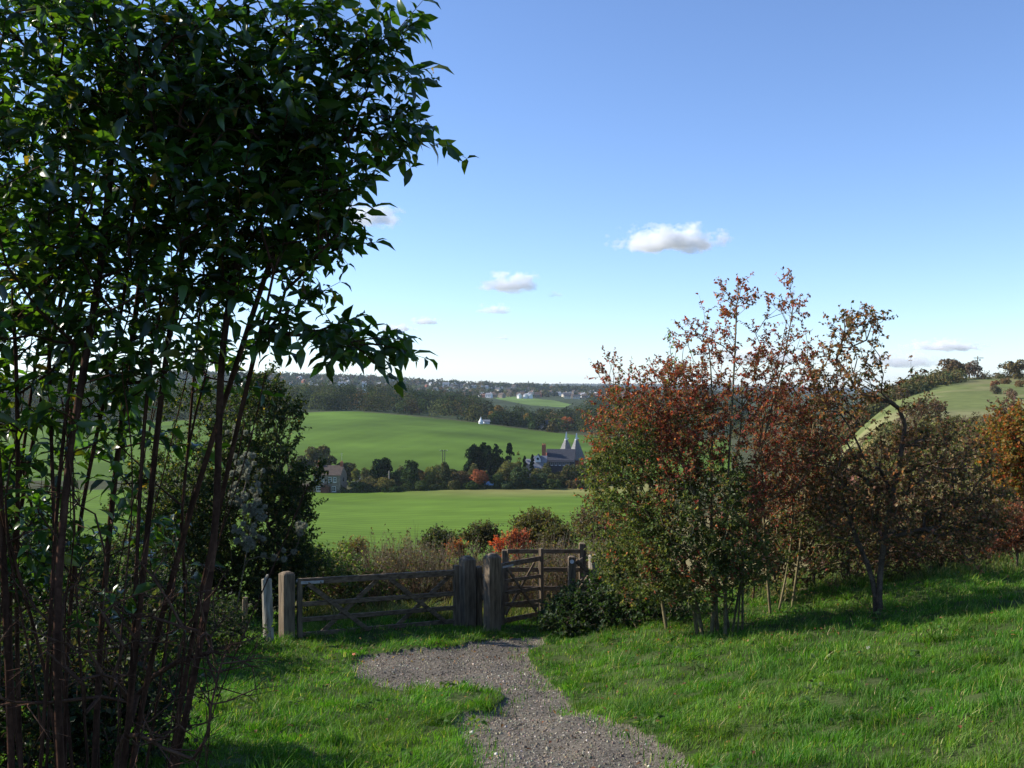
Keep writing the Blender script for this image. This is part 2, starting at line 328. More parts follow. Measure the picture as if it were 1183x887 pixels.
def grow(bases, tips, rtip=.004, rmax=.06, pw=.5, seg=.25, wob=.05, droop=0., pen=.7, up=1.0, spread=.3, first=.5):
    """greedy branching: every tip joins the nearest suitable node of what has grown so far"""
    pos = []; par = []; dr = []; newp = []
    rid = []
    bl = [b if isinstance(b, tuple) else (b, None) for b in bases]; bases = [b for b, _ in bl]
    for bi, (b, top) in enumerate(bl):
        if top is not None:
            b = np.array(b, float); ds = np.linalg.norm(top-b); m = max(3, int(ds/seg)); c = b+(top-b)*.35+np.array([0, 0, .22*ds]); prev = b; o = R.normal(0, wob*1.3, 3)
            for q_ in range(m+1):
                t = q_/m; p = (1-t)**2*b+2*t*(1-t)*c+t*t*top+o*math.sin(t*5.5)*ds**.5*.5
                if q_ == 0: p = b
                pos.append(p); par.append(-1 if q_ == 0 else len(pos)-2); dr.append(unit(p-prev) if q_ else unit(c-b)); newp.append(q_ <= 1); prev = p; rid.append(bi)
            continue
        b = np.array(b[:3], float); d0 = unit(np.array([R.normal(0, spread), R.normal(0, spread), up]))
        pos.append(b); par.append(-1); dr.append(d0); newp.append(True); rid.append(bi)
        p = b
        for s in range(max(1, int(first/seg))):
            p = p+d0*seg; pos.append(p.copy()); par.append(len(pos)-2); dr.append(d0); newp.append(s == 0); rid.append(bi)
    cb = np.mean([b[:3] for b in bases], 0)
    order = np.argsort(np.linalg.norm(tips-cb, axis=1)+R.normal(0, .1, len(tips)))
    cap = len(pos)+int(sum(np.linalg.norm(tips-cb, axis=1)/seg))+len(tips)*3
    P = np.zeros((cap, 3)); D = np.zeros((cap, 3)); n = len(pos); P[:n] = pos; D[:n] = dr
    rid = np.array(rid+[0]*(cap-n)); par = par+[0]*(cap-n); newp = newp+[False]*(cap-n)
    tipn = []; pl = np.zeros(cap)
    for ti in order:
        tp = tips[ti]; v = tp-P[:n]; ds = np.linalg.norm(v, axis=1)+1e-6; ca = (v*D[:n]).sum(1)/ds
        cost = ds*(1+pen*(1-ca))+.12*pl[:n]+np.where(v[:, 2] < -.1-.5*ds, .6*ds, 0)
        j = int(np.argmin(cost)); dist = ds[j]; m = max(1, int(round(dist/seg)))
        c = P[j]+D[j]*dist*.4+np.array([0, 0, .08*dist]); last = j; prev = P[j]
        off = R.normal(0, wob, 3)
        for s in range(1, m+1):
            t = s/m; p = (1-t)**2*P[j]+2*t*(1-t)*c+t*t*tp
            if s < m: p = p+off*math.sin(t*math.pi)*dist**.5+R.normal(0, wob*.4, 3)*seg
            P[n] = p; D[n] = (p-prev)/max(np.linalg.norm(p-prev), 1e-6); par[n] = last; newp[n] = (s == 1); rid[n] = rid[j]; pl[n] = pl[last]+dist/m
            prev = p; last = n; n += 1
        tipn.append(last)
    P = P[:n]; D = D[:n]; par = np.array(par[:n]); newp = np.array(newp[:n])
    cnt = np.zeros(n); cnt[tipn] += 1; cnt[:1] += 0
    for i in range(n-1, -1, -1):
        if par[i] >= 0: cnt[par[i]] += cnt[i]
    rad = np.minimum(rtip*np.maximum(cnt, 1)**pw, rmax)
    return dict(P=P, D=D, par=par, newp=newp, rad=rad, tips=np.array(tipn), rid=rid[:n], nb=len(bases))
def skeleton_mesh(name, g, mat, c1, c2, parent, k=5, extra=None):
    """one mesh for every stem that leaves the ground, with its branches and twigs"""
    for b in range(g['nb']):
        i = np.where((g['par'] >= 0) & (g['rid'] == b))[0]
        if not len(i): continue
        j = g['par'][i]
        O0 = np.where(g['newp'][i][:, None], g['D'][i], g['D'][j]); R0 = np.where(g['newp'][i], np.minimum(g['rad'][i]*1.15, g['rad'][j]), g['rad'][j])
        V, Q = tubes(g['P'][j], g['P'][i], R0, g['rad'][i], O0, g['D'][i], k)
        if extra is not None:
            m = extra[4] == b
            if m.any():
                A, B = extra[0][m], extra[1][m]; V2, Q2 = tubes(A, B, extra[2][m], extra[3][m], B-A, B-A, 3); Q = np.concatenate([Q, Q2+len(V)]); V = np.concatenate([V, V2])
        t = R.uniform(0, 1, (len(V), 1)); mesh(name, V, Q, mat, np.array(c1)*(1-t)+np.array(c2)*t, smooth=True, parent=parent)
def blob(px, py, rx, ry, d, rd, n, shell=.25):
    """n points in an ellipsoid given by its outline in the photograph and a true depth"""
    v = unit(R.normal(size=(n, 3))); r = R.uniform(0, 1, n)**(1/3*(1-shell*.6)); v = v*r[:, None]
    c = W(px, py, d); s = d/F
    return c+v*np.array([rx*s, rd, ry*s])
def palette(n, cols, w, jit=.18):
    n = int(n)
    c = np.array(cols)[R.choice(len(cols), n, p=np.array(w)/np.sum(w))]
    return c*(1+R.normal(0, jit, (n, 1))).clip(.45, 1.7)*(1+R.normal(0, jit*.3, (n, 3))).clip(.6, 1.4)
def twigs(g, per=1, length=.2, ln_j=.3, upb=.3, outb=0., jit=.35, rtw=.002, sel=None):
    T = g['tips'] if sel is None else sel
    i = np.repeat(T, per); D = unit(g['D'][i]+R.normal(0, jit, (len(i), 3))+np.array([0, 0, upb]))
    Ln = length*(1+R.uniform(-ln_j, ln_j, len(i)))
    A = g['P'][i]; B = A+D*Ln[:, None]
    return A, B, D, Ln
def scatter_leaves(A, B, D, k, L, Wd, colfn, tmpl='kite', droop=.25, spreadang=.8, upn=.7, t0=.15, pairs=False, Lj=.3):
    n = len(A)
    if pairs:
        t = np.tile(np.repeat(np.linspace(t0, 1, k//2), 2), (n, 1)); k = t.shape[1]
        ax = unit(np.cross(D, R.normal(size=(n, 3))+np.array([0, 0, .01]))); bx = np.cross(D, ax)
        ph = np.repeat((np.arange(k//2) % 2)*np.pi/2, 2)+np.tile([0, np.pi], k//2)
        S = np.cos(ph)[None, :, None]*ax[:, None]+np.sin(ph)[None, :, None]*bx[:, None]
        S[..., 2] *= .55
    else:
        t = R.uniform(t0, 1.05, (n, k)); S = R.normal(size=(n, k, 3)); S = unit(S)
    P = A[:, None]+(B-A)[:, None]*t[..., None]
    P = P.reshape(-1, 3); S = S.reshape(-1, 3); Dr = np.repeat(D, k, 0)
    dd = unit(Dr*(1-spreadang)+S*spreadang+R.normal(0, .18, P.shape)+np.array([0, 0, -droop]))
    Up = unit(np.array([0, 0, upn])+R.normal(0, .45, P.shape)+.001)
    s = 1+R.uniform(-Lj, Lj, len(P))
    return leaves(P, dd, Up, L*s, Wd*s, colfn(P), tmpl)
def plant(name, loc, label, cat, group, g, leafsets, barkc, parts=('trunk', 'crown'), k=5, extra=None, bark=None):
    root = empty(name, tuple(loc)); tag(root, label, cat, group); lo = np.array(loc)
    g2 = dict(g); g2['P'] = g['P']-lo
    if extra is not None: extra = (extra[0]-lo, extra[1]-lo, extra[2], extra[3], extra[4])
    skeleton_mesh(parts[0], g2, bark or M['bark'], barkc[0], barkc[1], root, k, extra)
    Vs = []; Fs = []; Cs = []; n = 0
    for (V, Fc, Cc) in leafsets: Vs.append(V-lo); Fs.append(Fc+n); Cs.append(Cc); n += len(V)
    if Vs: root['_'] = 0; del root['_']; return root, (np.concatenate(Vs), np.concatenate(Fs), np.concatenate(Cs))
    return root, None
def wr(n, v): return np.full(n, v)

# ---- the tall shrub in the left foreground
def big_shrub():
    loc = np.array([-2.0, 4.6, float(H(-2.0, 4.6))])
    bases = []
    for (px, d) in [(-60,4.4),(-20,4.9),(15,4.3),(40,5.0),(62,4.6),(85,4.2),(105,4.8),(128,4.5),(150,5.0),(165,4.4),(190,4.7),(-110,4.8),(60,5.3),(120,5.3)]:
        bases.append(G(px, d)+np.array([0, 0, -.05]))
    tops = [(-150,150,4.6),(-60,60,5),(-20,200,4.3),(40,60,5),(60,250,4.5),(110,30,4.5),(190,60,4.9),(230,200,4.4),(300,60,5),(340,140,4.5),(300,380,4.35),(-190,300,4.8),(100,200,5.3),(200,280,5.2)]
    bases = [(b, W(*t)) for b, t in zip(bases, tops)]
    bases += [(G(px, d), W(tx, ty, td)) for px, d, tx, ty, td in [(30,4.6,10,330,4.5),(75,4.9,150,180,4.8),(140,4.7,310,300,4.5),(100,4.4,60,420,4.3),(0,4.5,-60,330,4.4),(175,4.8,250,420,4.7),(200,4.9,280,480,4.8),(50,5.1,120,100,5.1),(120,4.5,200,350,4.4),(-40,4.6,-20,420,4.5),(20,5,70,150,5),(90,5.2,-40,260,5),(160,4.3,130,430,4.2),(110,5,60,300,5),(185,4.5,300,420,4.5),(35,4.3,90,380,4.3),(215,4.8,240,560,4.7),(70,4.4,-10,470,4.3),(-20,5.2,40,380,5.1),(145,5.2,190,230,5.1),(205,4.4,350,560,4.4),(5,4.4,50,520,4.3),(130,5.1,230,330,5.1)]]
    B = [(60,80,150,110,4.5,.6,95),(185,110,120,80,4.5,.5,76),(270,125,65,55,4.6,.35,30),(90,210,150,110,4.5,.6,110),(255,190,105,95,4.5,.45,95),(230,30,40,25,4.5,.3,9),
         (340,160,55,60,4.5,.35,36),(-60,250,90,190,4.6,.6,60),(20,340,100,100,4.4,.6,55),(160,330,120,70,4.6,.5,60),(285,290,75,50,4.5,.4,44),(-40,-40,120,80,4.7,.6,24),(70,-60,150,80,4.6,.6,34),
         (345,225,45,45,4.5,.3,26),(355,55,30,30,4.4,.3,9),
         (395,215,24,16,4.3,.2,4),(378,258,22,18,4.3,.2,4),(385,285,18,14,4.3,.15,4),(330,335,30,22,4.4,.2,5),(250,345,40,25,4.5,.3,8),
         (375,385,12,6,4.2,.1,3),(420,398,28,10,4.2,.1,6),(50,440,120,60,4.4,.6,40),(200,420,80,40,4.6,.5,24),(90,560,120,80,4.7,.6,30),(-20,640,80,80,4.6,.5,26),(130,680,90,60,4.8,.5,12),(-60,520,80,120,4.5,.6,34),(-100,700,70,120,4.4,.5,24)]
    tips = [blob(*b) for b in B]
    for (x0, y0, x1, y1, n_) in [(310,70,452,42,13),(300,35,365,6,7),(350,100,462,88,12),(370,80,455,68,7),(350,165,478,155,13),(360,190,490,158,8),(350,150,445,130,8),(350,215,435,205,6),(340,240,405,262,7),(330,285,405,284,6),(300,385,445,412,12),(320,375,400,388,5),(250,20,300,-5,4),(140,30,190,8,4),(60,25,90,2,4)]:
        t = np.linspace(0, 1, n_)[:, None]; px_ = x0+(x1-x0)*t+R.normal(0, 6, (n_, 1)); py_ = y0+(y1-y0)*t-14*np.sin(t*np.pi)+R.normal(0, 6, (n_, 1)); d_ = 4.4+R.normal(0, .07, (n_, 1)); tips.append(np.hstack([(px_-CX)/F*d_, d_, -(py_-CY)/F*d_]))
    tips = np.concatenate(tips)
    g = grow(bases, tips, rtip=.0032, rmax=.0165, pw=.34, seg=.17, wob=.06, pen=.5)
    A, Bq, D, Ln = twigs(g, 1, .17, .3, .15, jit=.35); A2, B2, D2, L2 = twigs(g, 1, .13, .3, .1, jit=.9)
    def cf(P):
        return palette(len(P), [(.022,.05,.012),(.038,.08,.015),(.06,.115,.02),(.14,.15,.03),(.22,.13,.04)], [5,5,3,.6,.12], .25)
    ls = [scatter_leaves(A, Bq, D, 8, .086, .035, cf, 'leaf', .12, .66, pairs=True, Lj=.4), scatter_leaves(A2, B2, D2, 6, .072, .029, cf, 'leaf', .15, .7, pairs=True, Lj=.4)]
    ex = (np.concatenate([A, A2]), np.concatenate([Bq, B2]), wr(len(A)*2, .0025), wr(len(A)*2, .0012), np.tile(g['rid'][g['tips']], 2))
    root, lv = plant('tall_shrub', loc, 'tall leafy shrub with many dark red-brown stems filling the left foreground', 'shrub', None, g, ls, ((.035,.018,.012),(.1,.05,.033)), ('stem', 'foliage'), 6, ex)
    mesh('foliage', lv[0], lv[1], M['glossleaf'], lv[2], smooth=True, parent=root)
    # bare, leafless side branches low down
    tt = np.concatenate([blob(250,800,50,40,4.3,.3,20), blob(200,850,60,40,4.2,.3,24), blob(285,755,28,18,4.3,.2,8), blob(150,720,110,90,4.4,.4,60), blob(230,700,50,60,4.3,.3,10), blob(60,760,110,90,4.2,.4,30), blob(20,620,100,80,4.3,.4,18)])
    g3 = grow([G(60,4.5), G(120,4.5), G(150,4.8), G(10,4.3)], tt, rtip=.0026, rmax=.013, pw=.4, seg=.12, wob=.09, pen=.9, spread=.3, first=.4)
    g3['P'] = g3['P']-loc; A, Bq, D, Ln = twigs(g3, 3, .1, .5, 0, jit=.6)
    o = skeleton_mesh('bare_branch', g3, M['bark'], (.06,.03,.02), (.13,.075,.05), root, 5, (A, Bq, wr(len(A), .002), wr(len(A), .0009), np.repeat(g3['rid'][g3['tips']], 3)))
big_shrub()

# ---- generic leafy shrub
def shrub(name, label, cat, bases, blobs, leafn=8, L=.05, Wd=.03, cols=((.05,.09,.02),), w=(1,), colfn=None, per=2, tl=.22, rtip=.003, rmax=.03, pw=.45, seg=.25, spread=.2, first=.5, barkc=((.09,.06,.04),(.17,.13,.09)), mat='leaf', droop=.15, group=None, parts=('stem','foliage'), wob=.05, pen=.7, upb=.3, jit=.6, k=4, dens=1.35):
    blobs = [(*b[:6], int(b[6]*dens)) for b in blobs]
    tips = np.concatenate([blob(*b) for b in blobs]); gz = H(tips[:, 0], tips[:, 1]); tips = tips[tips[:, 2] > gz+.05]
    g = grow(bases, tips, rtip, rmax, pw, seg, wob, pen=pen, spread=spread, first=first)
    A, B, D, Ln = twigs(g, per, tl, .4, upb, jit=jit)
    cf = colfn or (lambda P: palette(len(P), cols, w, .22))
    ls = [scatter_leaves(A, B, D, leafn, L, Wd, cf, 'kite', droop, .8)]
    loc = np.mean([(b[0] if isinstance(b, tuple) else b)[:3] for b in bases], 0)
    root, lv = plant(name, loc, label, cat, group, g, ls, barkc, parts, k, (A, B, wr(len(A), .0025), wr(len(A), .0012), np.repeat(g['rid'][g['tips']], per)))
    mesh(parts[1], lv[0], lv[1], M[mat], lv[2], parent=root)
    return root

GREEN = ((.03,.055,.014),(.05,.085,.02),(.075,.12,.025),(.16,.16,.04))
# hedge shrub with wild clematis behind the left gate post
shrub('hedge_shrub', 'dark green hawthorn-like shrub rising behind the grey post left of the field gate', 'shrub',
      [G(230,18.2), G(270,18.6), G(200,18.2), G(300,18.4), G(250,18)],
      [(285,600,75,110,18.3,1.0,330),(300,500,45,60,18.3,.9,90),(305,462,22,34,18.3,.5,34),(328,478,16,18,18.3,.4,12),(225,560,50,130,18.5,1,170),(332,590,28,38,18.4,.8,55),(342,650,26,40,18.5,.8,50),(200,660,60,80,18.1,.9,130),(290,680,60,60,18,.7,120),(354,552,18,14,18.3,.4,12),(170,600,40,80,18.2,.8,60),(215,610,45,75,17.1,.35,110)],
      18, .06, .038, ((.025,.045,.014),(.04,.065,.018),(.07,.085,.02),(.2,.16,.04)), (5,4,2.4,.8), rmax=.05, first=1.0, dens=1.9)  # yellow leaf tone stands in for sunlit leaves among the green
# bright tips on the same hedge line further along
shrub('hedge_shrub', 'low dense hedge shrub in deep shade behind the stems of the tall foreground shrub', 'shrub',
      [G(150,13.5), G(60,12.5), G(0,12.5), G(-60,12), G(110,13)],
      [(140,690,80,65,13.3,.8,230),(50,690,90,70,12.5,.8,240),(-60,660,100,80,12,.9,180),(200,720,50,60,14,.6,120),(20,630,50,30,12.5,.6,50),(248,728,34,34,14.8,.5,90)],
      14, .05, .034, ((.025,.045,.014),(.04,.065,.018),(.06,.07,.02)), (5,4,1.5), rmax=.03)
shrub('hedge_shrub', 'broad dark shrub out of view at the left, added to shade the lower foreground', 'shrub',  # unseen shrub, added and sized to darken the lower left foreground
      [G(-330,6.5), G(-250,8), G(-300,7.2), G(-240,9.2)],
      [(-330,560,120,260,5.7,.9,380),(-210,720,90,100,8.6,.9,230)],
      13, .07, .045, ((.025,.05,.014),(.04,.07,.018),(.07,.09,.02)), (5,4,1.5), rmax=.04)
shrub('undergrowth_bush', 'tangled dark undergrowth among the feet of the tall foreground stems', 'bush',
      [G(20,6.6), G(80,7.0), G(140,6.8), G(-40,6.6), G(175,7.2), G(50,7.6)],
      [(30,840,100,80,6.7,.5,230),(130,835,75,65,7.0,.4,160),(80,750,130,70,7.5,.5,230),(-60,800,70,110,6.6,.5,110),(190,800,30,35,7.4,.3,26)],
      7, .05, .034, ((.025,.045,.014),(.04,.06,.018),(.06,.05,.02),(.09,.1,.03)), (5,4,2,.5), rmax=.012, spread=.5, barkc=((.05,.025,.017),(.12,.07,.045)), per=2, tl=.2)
# wild clematis seed heads
def clematis():
    root = empty('wild_clematis', tuple(G(290,16.9))); tag(root, 'fluffy grey-white wild clematis seed heads hanging on the dark hedge shrub', 'climbing plant'); lo = np.array(root.location)
    heads = np.concatenate([blob(285,540,20,16,16.9,.2,16), blob(292,575,16,20,16.8,.2,18), blob(288,612,20,22,16.8,.2,24), blob(278,560,16,40,16.8,.2,16), blob(300,590,10,14,16.7,.1,8), blob(345,612,14,7,17.1,.2,7), blob(322,640,22,9,17.1,.2,8), blob(270,500,14,14,17.0,.2,6), blob(283,630,12,14,16.7,.1,8)])
    g = grow([G(270,17.1), G(310,17.2)], heads, .003, .012, .4, .2, .06, first=1.5)
    g['P'] = g['P']-lo; skeleton_mesh('vine_stem', g, M['bark'], (.13,.1,.07), (.2,.16,.11), root, 4)
    H0 = heads-lo; n = 240; P = np.repeat(H0, n, 0); d = unit(R.normal(size=P.shape)); P = P+d*.01
    ln = R.uniform(.025, .055, len(P)); sz = np.repeat(R.uniform(.7, 1.3, len(H0)), n)
    c = palette(len(P), [(.32,.33,.26),(.42,.43,.35),(.24,.23,.16)], [3,3,1], .12)
    V, Fc, Cc = leaves(P, d, R.normal(size=P.shape), ln*sz, .005*sz, c)
    mesh('seed_heads', V, Fc, M['fluff'], Cc, parent=root)
clematis()

# bramble patch left, beyond the field gate
shrub('bramble_bush', 'bright leafed bramble bush beyond the left half of the field gate', 'bush',
      [G(370,19.5), G(400,20), G(340,19), G(430,20.5)],
      [(385,668,48,30,19.6,.8,130),(350,660,25,30,19.2,.6,60),(430,690,50,22,20,.8,70),(372,650,18,14,19.6,.4,18)],
      9, .06, .045, ((.06,.1,.025),(.1,.16,.04),(.17,.2,.06),(.25,.22,.1)), (4,4,2,.6), rmax=.01, tl=.25, first=.25)
# bramble mound right of the gates
shrub('bramble_bush', 'low dark bramble mound spilling over the rails right of the kissing gate', 'bush',
      [G(690,16.6), G(730,16.4), G(660,16.6), G(770,16), G(640,16.7), G(710,17.2)],
      [(700,705,60,30,16.6,.8,300),(655,716,35,18,16.4,.6,110),(760,700,50,40,16,.8,200),(712,670,30,25,17,.5,90)],
      10, .055, .042, ((.025,.05,.016),(.04,.075,.022),(.07,.1,.03)), (5,4,1), rmax=.008, tl=.2, first=.2)

# spindle bush: red above, green low and left
def spindle_col(P):
    px = P[:, 0]/P[:, 1]*F+CX; py = -P[:, 2]/P[:, 1]*F+CY      # height and side decide how far autumn has come
    red = 1-smooth(455, 600, py+.0*px+60*lump(px, py, 90, 4)+(-60)*((px > 860)*1.0)+40*(px < 760))
    red = np.clip(red+.28*(lump(px*1.3, py, 60, 12) > .12), .04, .97)
    n = len(P); m = R.uniform(size=n) < red
    g = palette(n, [(.065,.11,.028),(.11,.165,.04),(.16,.2,.055),(.22,.25,.12)], [4,4,2,1], .22)
    r = palette(n, [(.29,.06,.045),(.35,.1,.06),(.26,.14,.065),(.17,.07,.045),(.46,.22,.16),(.17,.15,.055)], [3,3,3,2.4,1,2.6], .25)
    return np.where(m[:, None], r, g)
shrub('spindle_bush', 'large many-stemmed bush turning red above and green below, right of the gates', 'bush',
      [(G(a,b), W(c,d_,e)) for a,b,c,d_,e in [(812,14.1,735,560,14.4),(822,14.0,775,450,14.6),(830,14.2,815,400,14.5),(838,13.9,850,350,14.5),(846,14.1,905,400,14.6),(852,14.0,880,480,14.4),(858,14.2,912,350,14.6),(826,14.3,800,520,14.8),(842,14.3,850,440,14.8),(806,14.2,720,480,14.6),
       (900,15.6,930,470,15.2),(915,15.7,950,450,15.4),(890,15.4,870,430,15.0),(770,15,740,520,15)]],
      [(800,672,75,32,14.1,.7,130),(740,660,45,35,14.5,.7,80),(755,470,60,45,14.6,.9,60),(745,560,70,75,14.6,1.1,300),(720,500,42,55,14.6,.8,110),(800,590,80,75,14,1,320),(850,510,100,80,14.6,1.1,330),(780,470,55,50,14.6,.8,120),(835,425,62,55,14.5,.7,50),(815,390,34,32,14.5,.5,17),(845,352,20,26,14.5,.4,19),(862,345,12,22,14.5,.3,5),
       (905,385,36,48,14.6,.6,32),(900,440,55,50,14.7,.7,42),(912,338,12,20,14.6,.3,6),(707,430,20,18,14.5,.4,12),(716,455,12,20,14.5,.3,5),(790,650,75,45,14.1,.9,170),(725,620,45,45,14.7,.8,110),(860,640,45,40,13.9,.6,80),(930,500,55,70,15.2,.9,150),(950,430,20,30,15,.5,16),(700,545,22,30,14.6,.6,34),(940,600,60,60,15.3,.8,120),(775,425,22,18,14.6,.3,14)],
      13, .05, .03, dens=1.15, colfn=spindle_col, per=2, tl=.2, rtip=.0033, rmax=.036, pw=.38, seg=.22, first=.5, spread=.16, barkc=((.1,.085,.045),(.2,.165,.09)), mat='redleaf', wob=.06, pen=.8, k=5)
# young upright green shoot above the bush
shrub('sapling', 'thin pale green shoot sticking up above the red bush', 'sapling', [G(775,15.2)],
      [(776,425,4,45,14.9,.08,9)], 9, .06, .03, ((.14,.22,.06),(.2,.28,.08)), (1,1), per=1, tl=.14, rtip=.002, rmax=.01, spread=.02, first=2.6, wob=.01)

# small hawthorn with open crown on the slope
TB = ((.07,.08,.03),(.12,.115,.04),(.24,.115,.065),(.38,.2,.1),(.34,.24,.12))
shrub('hawthorn_tree', 'small crooked tree with sparse brown leaves standing on the grass slope', 'tree',
      [(G(1017,13.8), W(1042,500,13.9)), (G(1012,13.9), W(985,600,14.0))],
      [(1060,590,70,45,13.8,.9,105),(1110,600,48,30,13.9,.7,95),(1010,560,50,50,13.8,.8,70),(985,590,50,45,14,.8,80),(1085,530,62,34,13.9,.7,95),(1075,500,30,14,13.9,.4,18),(980,440,42,40,13.8,.6,60),(990,385,30,26,13.7,.4,26),(1000,372,22,12,13.7,.3,10),(1016,365,10,10,13.7,.2,4),(965,500,42,45,13.9,.7,50),(1030,460,34,22,13.8,.4,10),(1040,430,10,14,13.8,.3,2),(1142,585,26,32,14,.5,40),(1125,640,20,12,14,.4,6),(955,560,35,50,14.2,.7,60)],
      9, .05, .036, TB, (2,3,3,2,2), per=2, tl=.16, rtip=.0033, rmax=.042, pw=.45, seg=.2, first=1.1, spread=.12, barkc=((.06,.042,.03),(.16,.115,.08)), mat='redleaf', wob=.09, parts=('trunk','crown'), pen=.6, k=7)
# shaded thicket behind the two
shrub('thicket_shrub', 'dense dark brown shrub in shade between the red bush and the crooked tree', 'shrub',
      [G(900,17), G(940,17.5), G(980,17.5), G(870,17), G(1010,18)],
      [(925,600,75,75,17.2,1.1,380),(1000,625,60,48,17.8,.9,170),(870,620,50,60,16.8,.8,170),(915,505,45,45,17.6,.9,90)],
      12, .055, .036, ((.08,.065,.03),(.13,.08,.04),(.18,.09,.055),(.09,.11,.04)), (4,3,2,3), rmax=.03, mat='redleaf')
shrub('thicket_shrub', 'russet and green low shrub under the right end of the crooked tree', 'shrub',
      [G(1060,18.5), G(1100,19), G(1140,19.5), G(1080,18.8)],
      [(1085,625,50,32,18.8,.7,200),(1140,615,40,26,19.5,.7,110),(1040,640,30,26,18.2,.6,80)],
      11, .05, .034, ((.04,.06,.02),(.09,.05,.03),(.14,.07,.04),(.06,.09,.03)), (3,3,2,2), rmax=.02, mat='redleaf')
shrub('thicket_shrub', 'copper red leafed shrub at the right edge above the grass', 'shrub',
      [G(1175,17.2), G(1215,17.4), G(1250,17)],
      [(1178,610,32,18,17.2,.5,80),(1215,600,40,30,17.4,.6,120),(1160,625,18,10,17,.3,22)],
      10, .055, .034, ((.22,.07,.04),(.3,.11,.05),(.14,.07,.035),(.07,.06,.03)), (3,2,3,2), rmax=.02, mat='redleaf')
shrub('maple_tree', 'orange and yellow-green small tree at the right edge of the slope', 'tree',
      [G(1176,27), G(1190,27.5)],
      [(1178,520,36,46,27,1.2,230),(1205,545,45,50,27.5,1.2,200),(1165,492,16,16,27,.6,30),(1175,560,22,16,27,.6,30)],
      11, .09, .07, ((.3,.13,.03),(.22,.17,.04),(.13,.15,.035),(.35,.1,.04)), (3,3,3,1), rmax=.06, tl=.35, rtip=.005, seg=.4, first=1.5, mat='redleaf', parts=('trunk','crown'))

# ---- scrub beyond the gates
def twiggy(name, label, polys, n, hmin, hmax, stemc, leafc, leafw, nleaf, Ls, kind='stuff'):
    """thin upright stems with small leaves, one ground-cover mass"""
    X_, Y_, S_ = [], [], []
    for (p0, p1, d0, d1, fr_) in polys:
        k = int(n*fr_); d = np.sqrt(R.uniform(d0**2, d1**2, k)); px = R.uniform(p0, p1, k); X_.append((px-CX)/F*d); Y_.append(d); S_.append(np.ones(k))
    x = np.concatenate(X_); y = np.concatenate(Y_); z = H(x, y); n = len(x)
    cl = lump(x, y, 3.5, 2); h = (hmin+(hmax-hmin)*np.clip(.5+.9*cl, 0, 1)*R.uniform(.6, 1, n))*(1+(y-18)*.006)
    P0 = np.stack([x, y, z-.05], -1); D = unit(np.stack([R.normal(0, .22, n), R.normal(0, .22, n), np.ones(n)], -1)); P1 = P0+D*h[:, None]
    sub_n = 3; i = np.repeat(np.arange(n), sub_n); t = R.uniform(.3, .9, len(i)); Q0 = P0[i]+(P1-P0)[i]*t[:, None]
    Q1 = Q0+unit(D[i]+R.normal(0, .5, (len(i), 3))+np.array([0,0,.3]))*(h[i]*R.uniform(.15, .35, len(i)))[:, None]
    sc = 1+(y-18)*.02
    V1, F1 = tubes(P0, P1, .006*sc, .002*sc, D, D, 3); V2, F2 = tubes(Q0, Q1, .0035*sc[i], .0015*sc[i], Q1-Q0, Q1-Q0, 3)
    V = np.concatenate([V1, V2]); Fq = np.concatenate([F1, F2+len(V1)])
    Ft = np.concatenate([Fq[:, [0,1,2]], Fq[:, [0,2,3]]])
    cs = palette(n, stemc, [1]*len(stemc), .25); Cc = np.concatenate([np.repeat(cs, 6, 0), np.repeat(cs[i], 6, 0)])
    A = np.concatenate([P0+(P1-P0)*.3, Q0]); B = np.concatenate([P1, Q1])
    m = R.uniform(size=len(A)) < nleaf/6; A = A[m]; B = B[m]
    s2 = float(np.mean(sc))
    LV, LF, LC = scatter_leaves(A, B, unit(B-A), 6, Ls*s2, Ls*.6*s2, lambda P: palette(len(P), leafc, leafw, .25), 'kite', .1, .8)
    V = np.concatenate([V, LV]); Ft = np.concatenate([Ft, LF+len(V)-len(LV)]); Cc = np.concatenate([Cc, LC])
    o = mesh(name, V, Ft, M['leaf'], Cc); return tag(o, label, 'scrub', kind=kind)
twiggy('scrub', 'brown twiggy scrub and willowherb beyond the gates', [(330,720,19.5,27,.5),(340,760,27,42,.6)], 11000, .7, 2.1,
       [(.16,.11,.08),(.22,.17,.13),(.12,.075,.05),(.1,.09,.04)], [(.13,.09,.055),(.09,.09,.035),(.2,.15,.1),(.07,.1,.03),(.22,.1,.05)], [4,3,2,2,.7], 2.2, .045)
twiggy('scrub', 'mixed brown and green scrub covering the slope at the right', [(940,1300,20,38,.2),(900,1300,38,75,.2),(980,1300,75,130,.15)], 9000, .45, 1.1,
       [(.17,.11,.08),(.22,.16,.12),(.12,.1,.05)], [(.13,.09,.05),(.11,.12,.04),(.2,.11,.06),(.16,.17,.05),(.1,.05,.035)], [3,3,2,2,1], 4.5, .06)
def bush(label, px, py, rx, ry, d, n, cols, w, L=.08, name='scrub_bush', mat='leaf', rd=None, leafn=10):
    gp = CY-G(px, d)[2]/d*F; py = min(py, gp-ry*.55)
    return shrub(name, label, 'bush', [G(px, d), G(px-rx*.4, d+.2), G(px+rx*.4, d)], [(px, py, rx, ry, d, rd or rx*d/F*.8, n), (px, (py+ry*.3+gp)/2, rx*1.15, max(gp-py-ry*.3, 4)/2, d, rx*d/F*.9, int(n*(.7 if d < 45 else .3)))], leafn, L, L*.65, cols, w, tl=L*4, rtip=.004, rmax=.03, first=.4, mat=mat, seg=.35)
OL = ((.1,.09,.03),(.13,.11,.035),(.075,.085,.025),(.17,.11,.04))
bush('rounded olive-brown bush standing up from the scrub behind the kissing gate', 621, 612, 27, 18, 38, 260, OL, (3,3,3,1), .09)
bush('second olive bush just right of and below the rounded olive-brown one', 645, 625, 18, 14, 36, 130, OL, (2,3,3,1), .085)
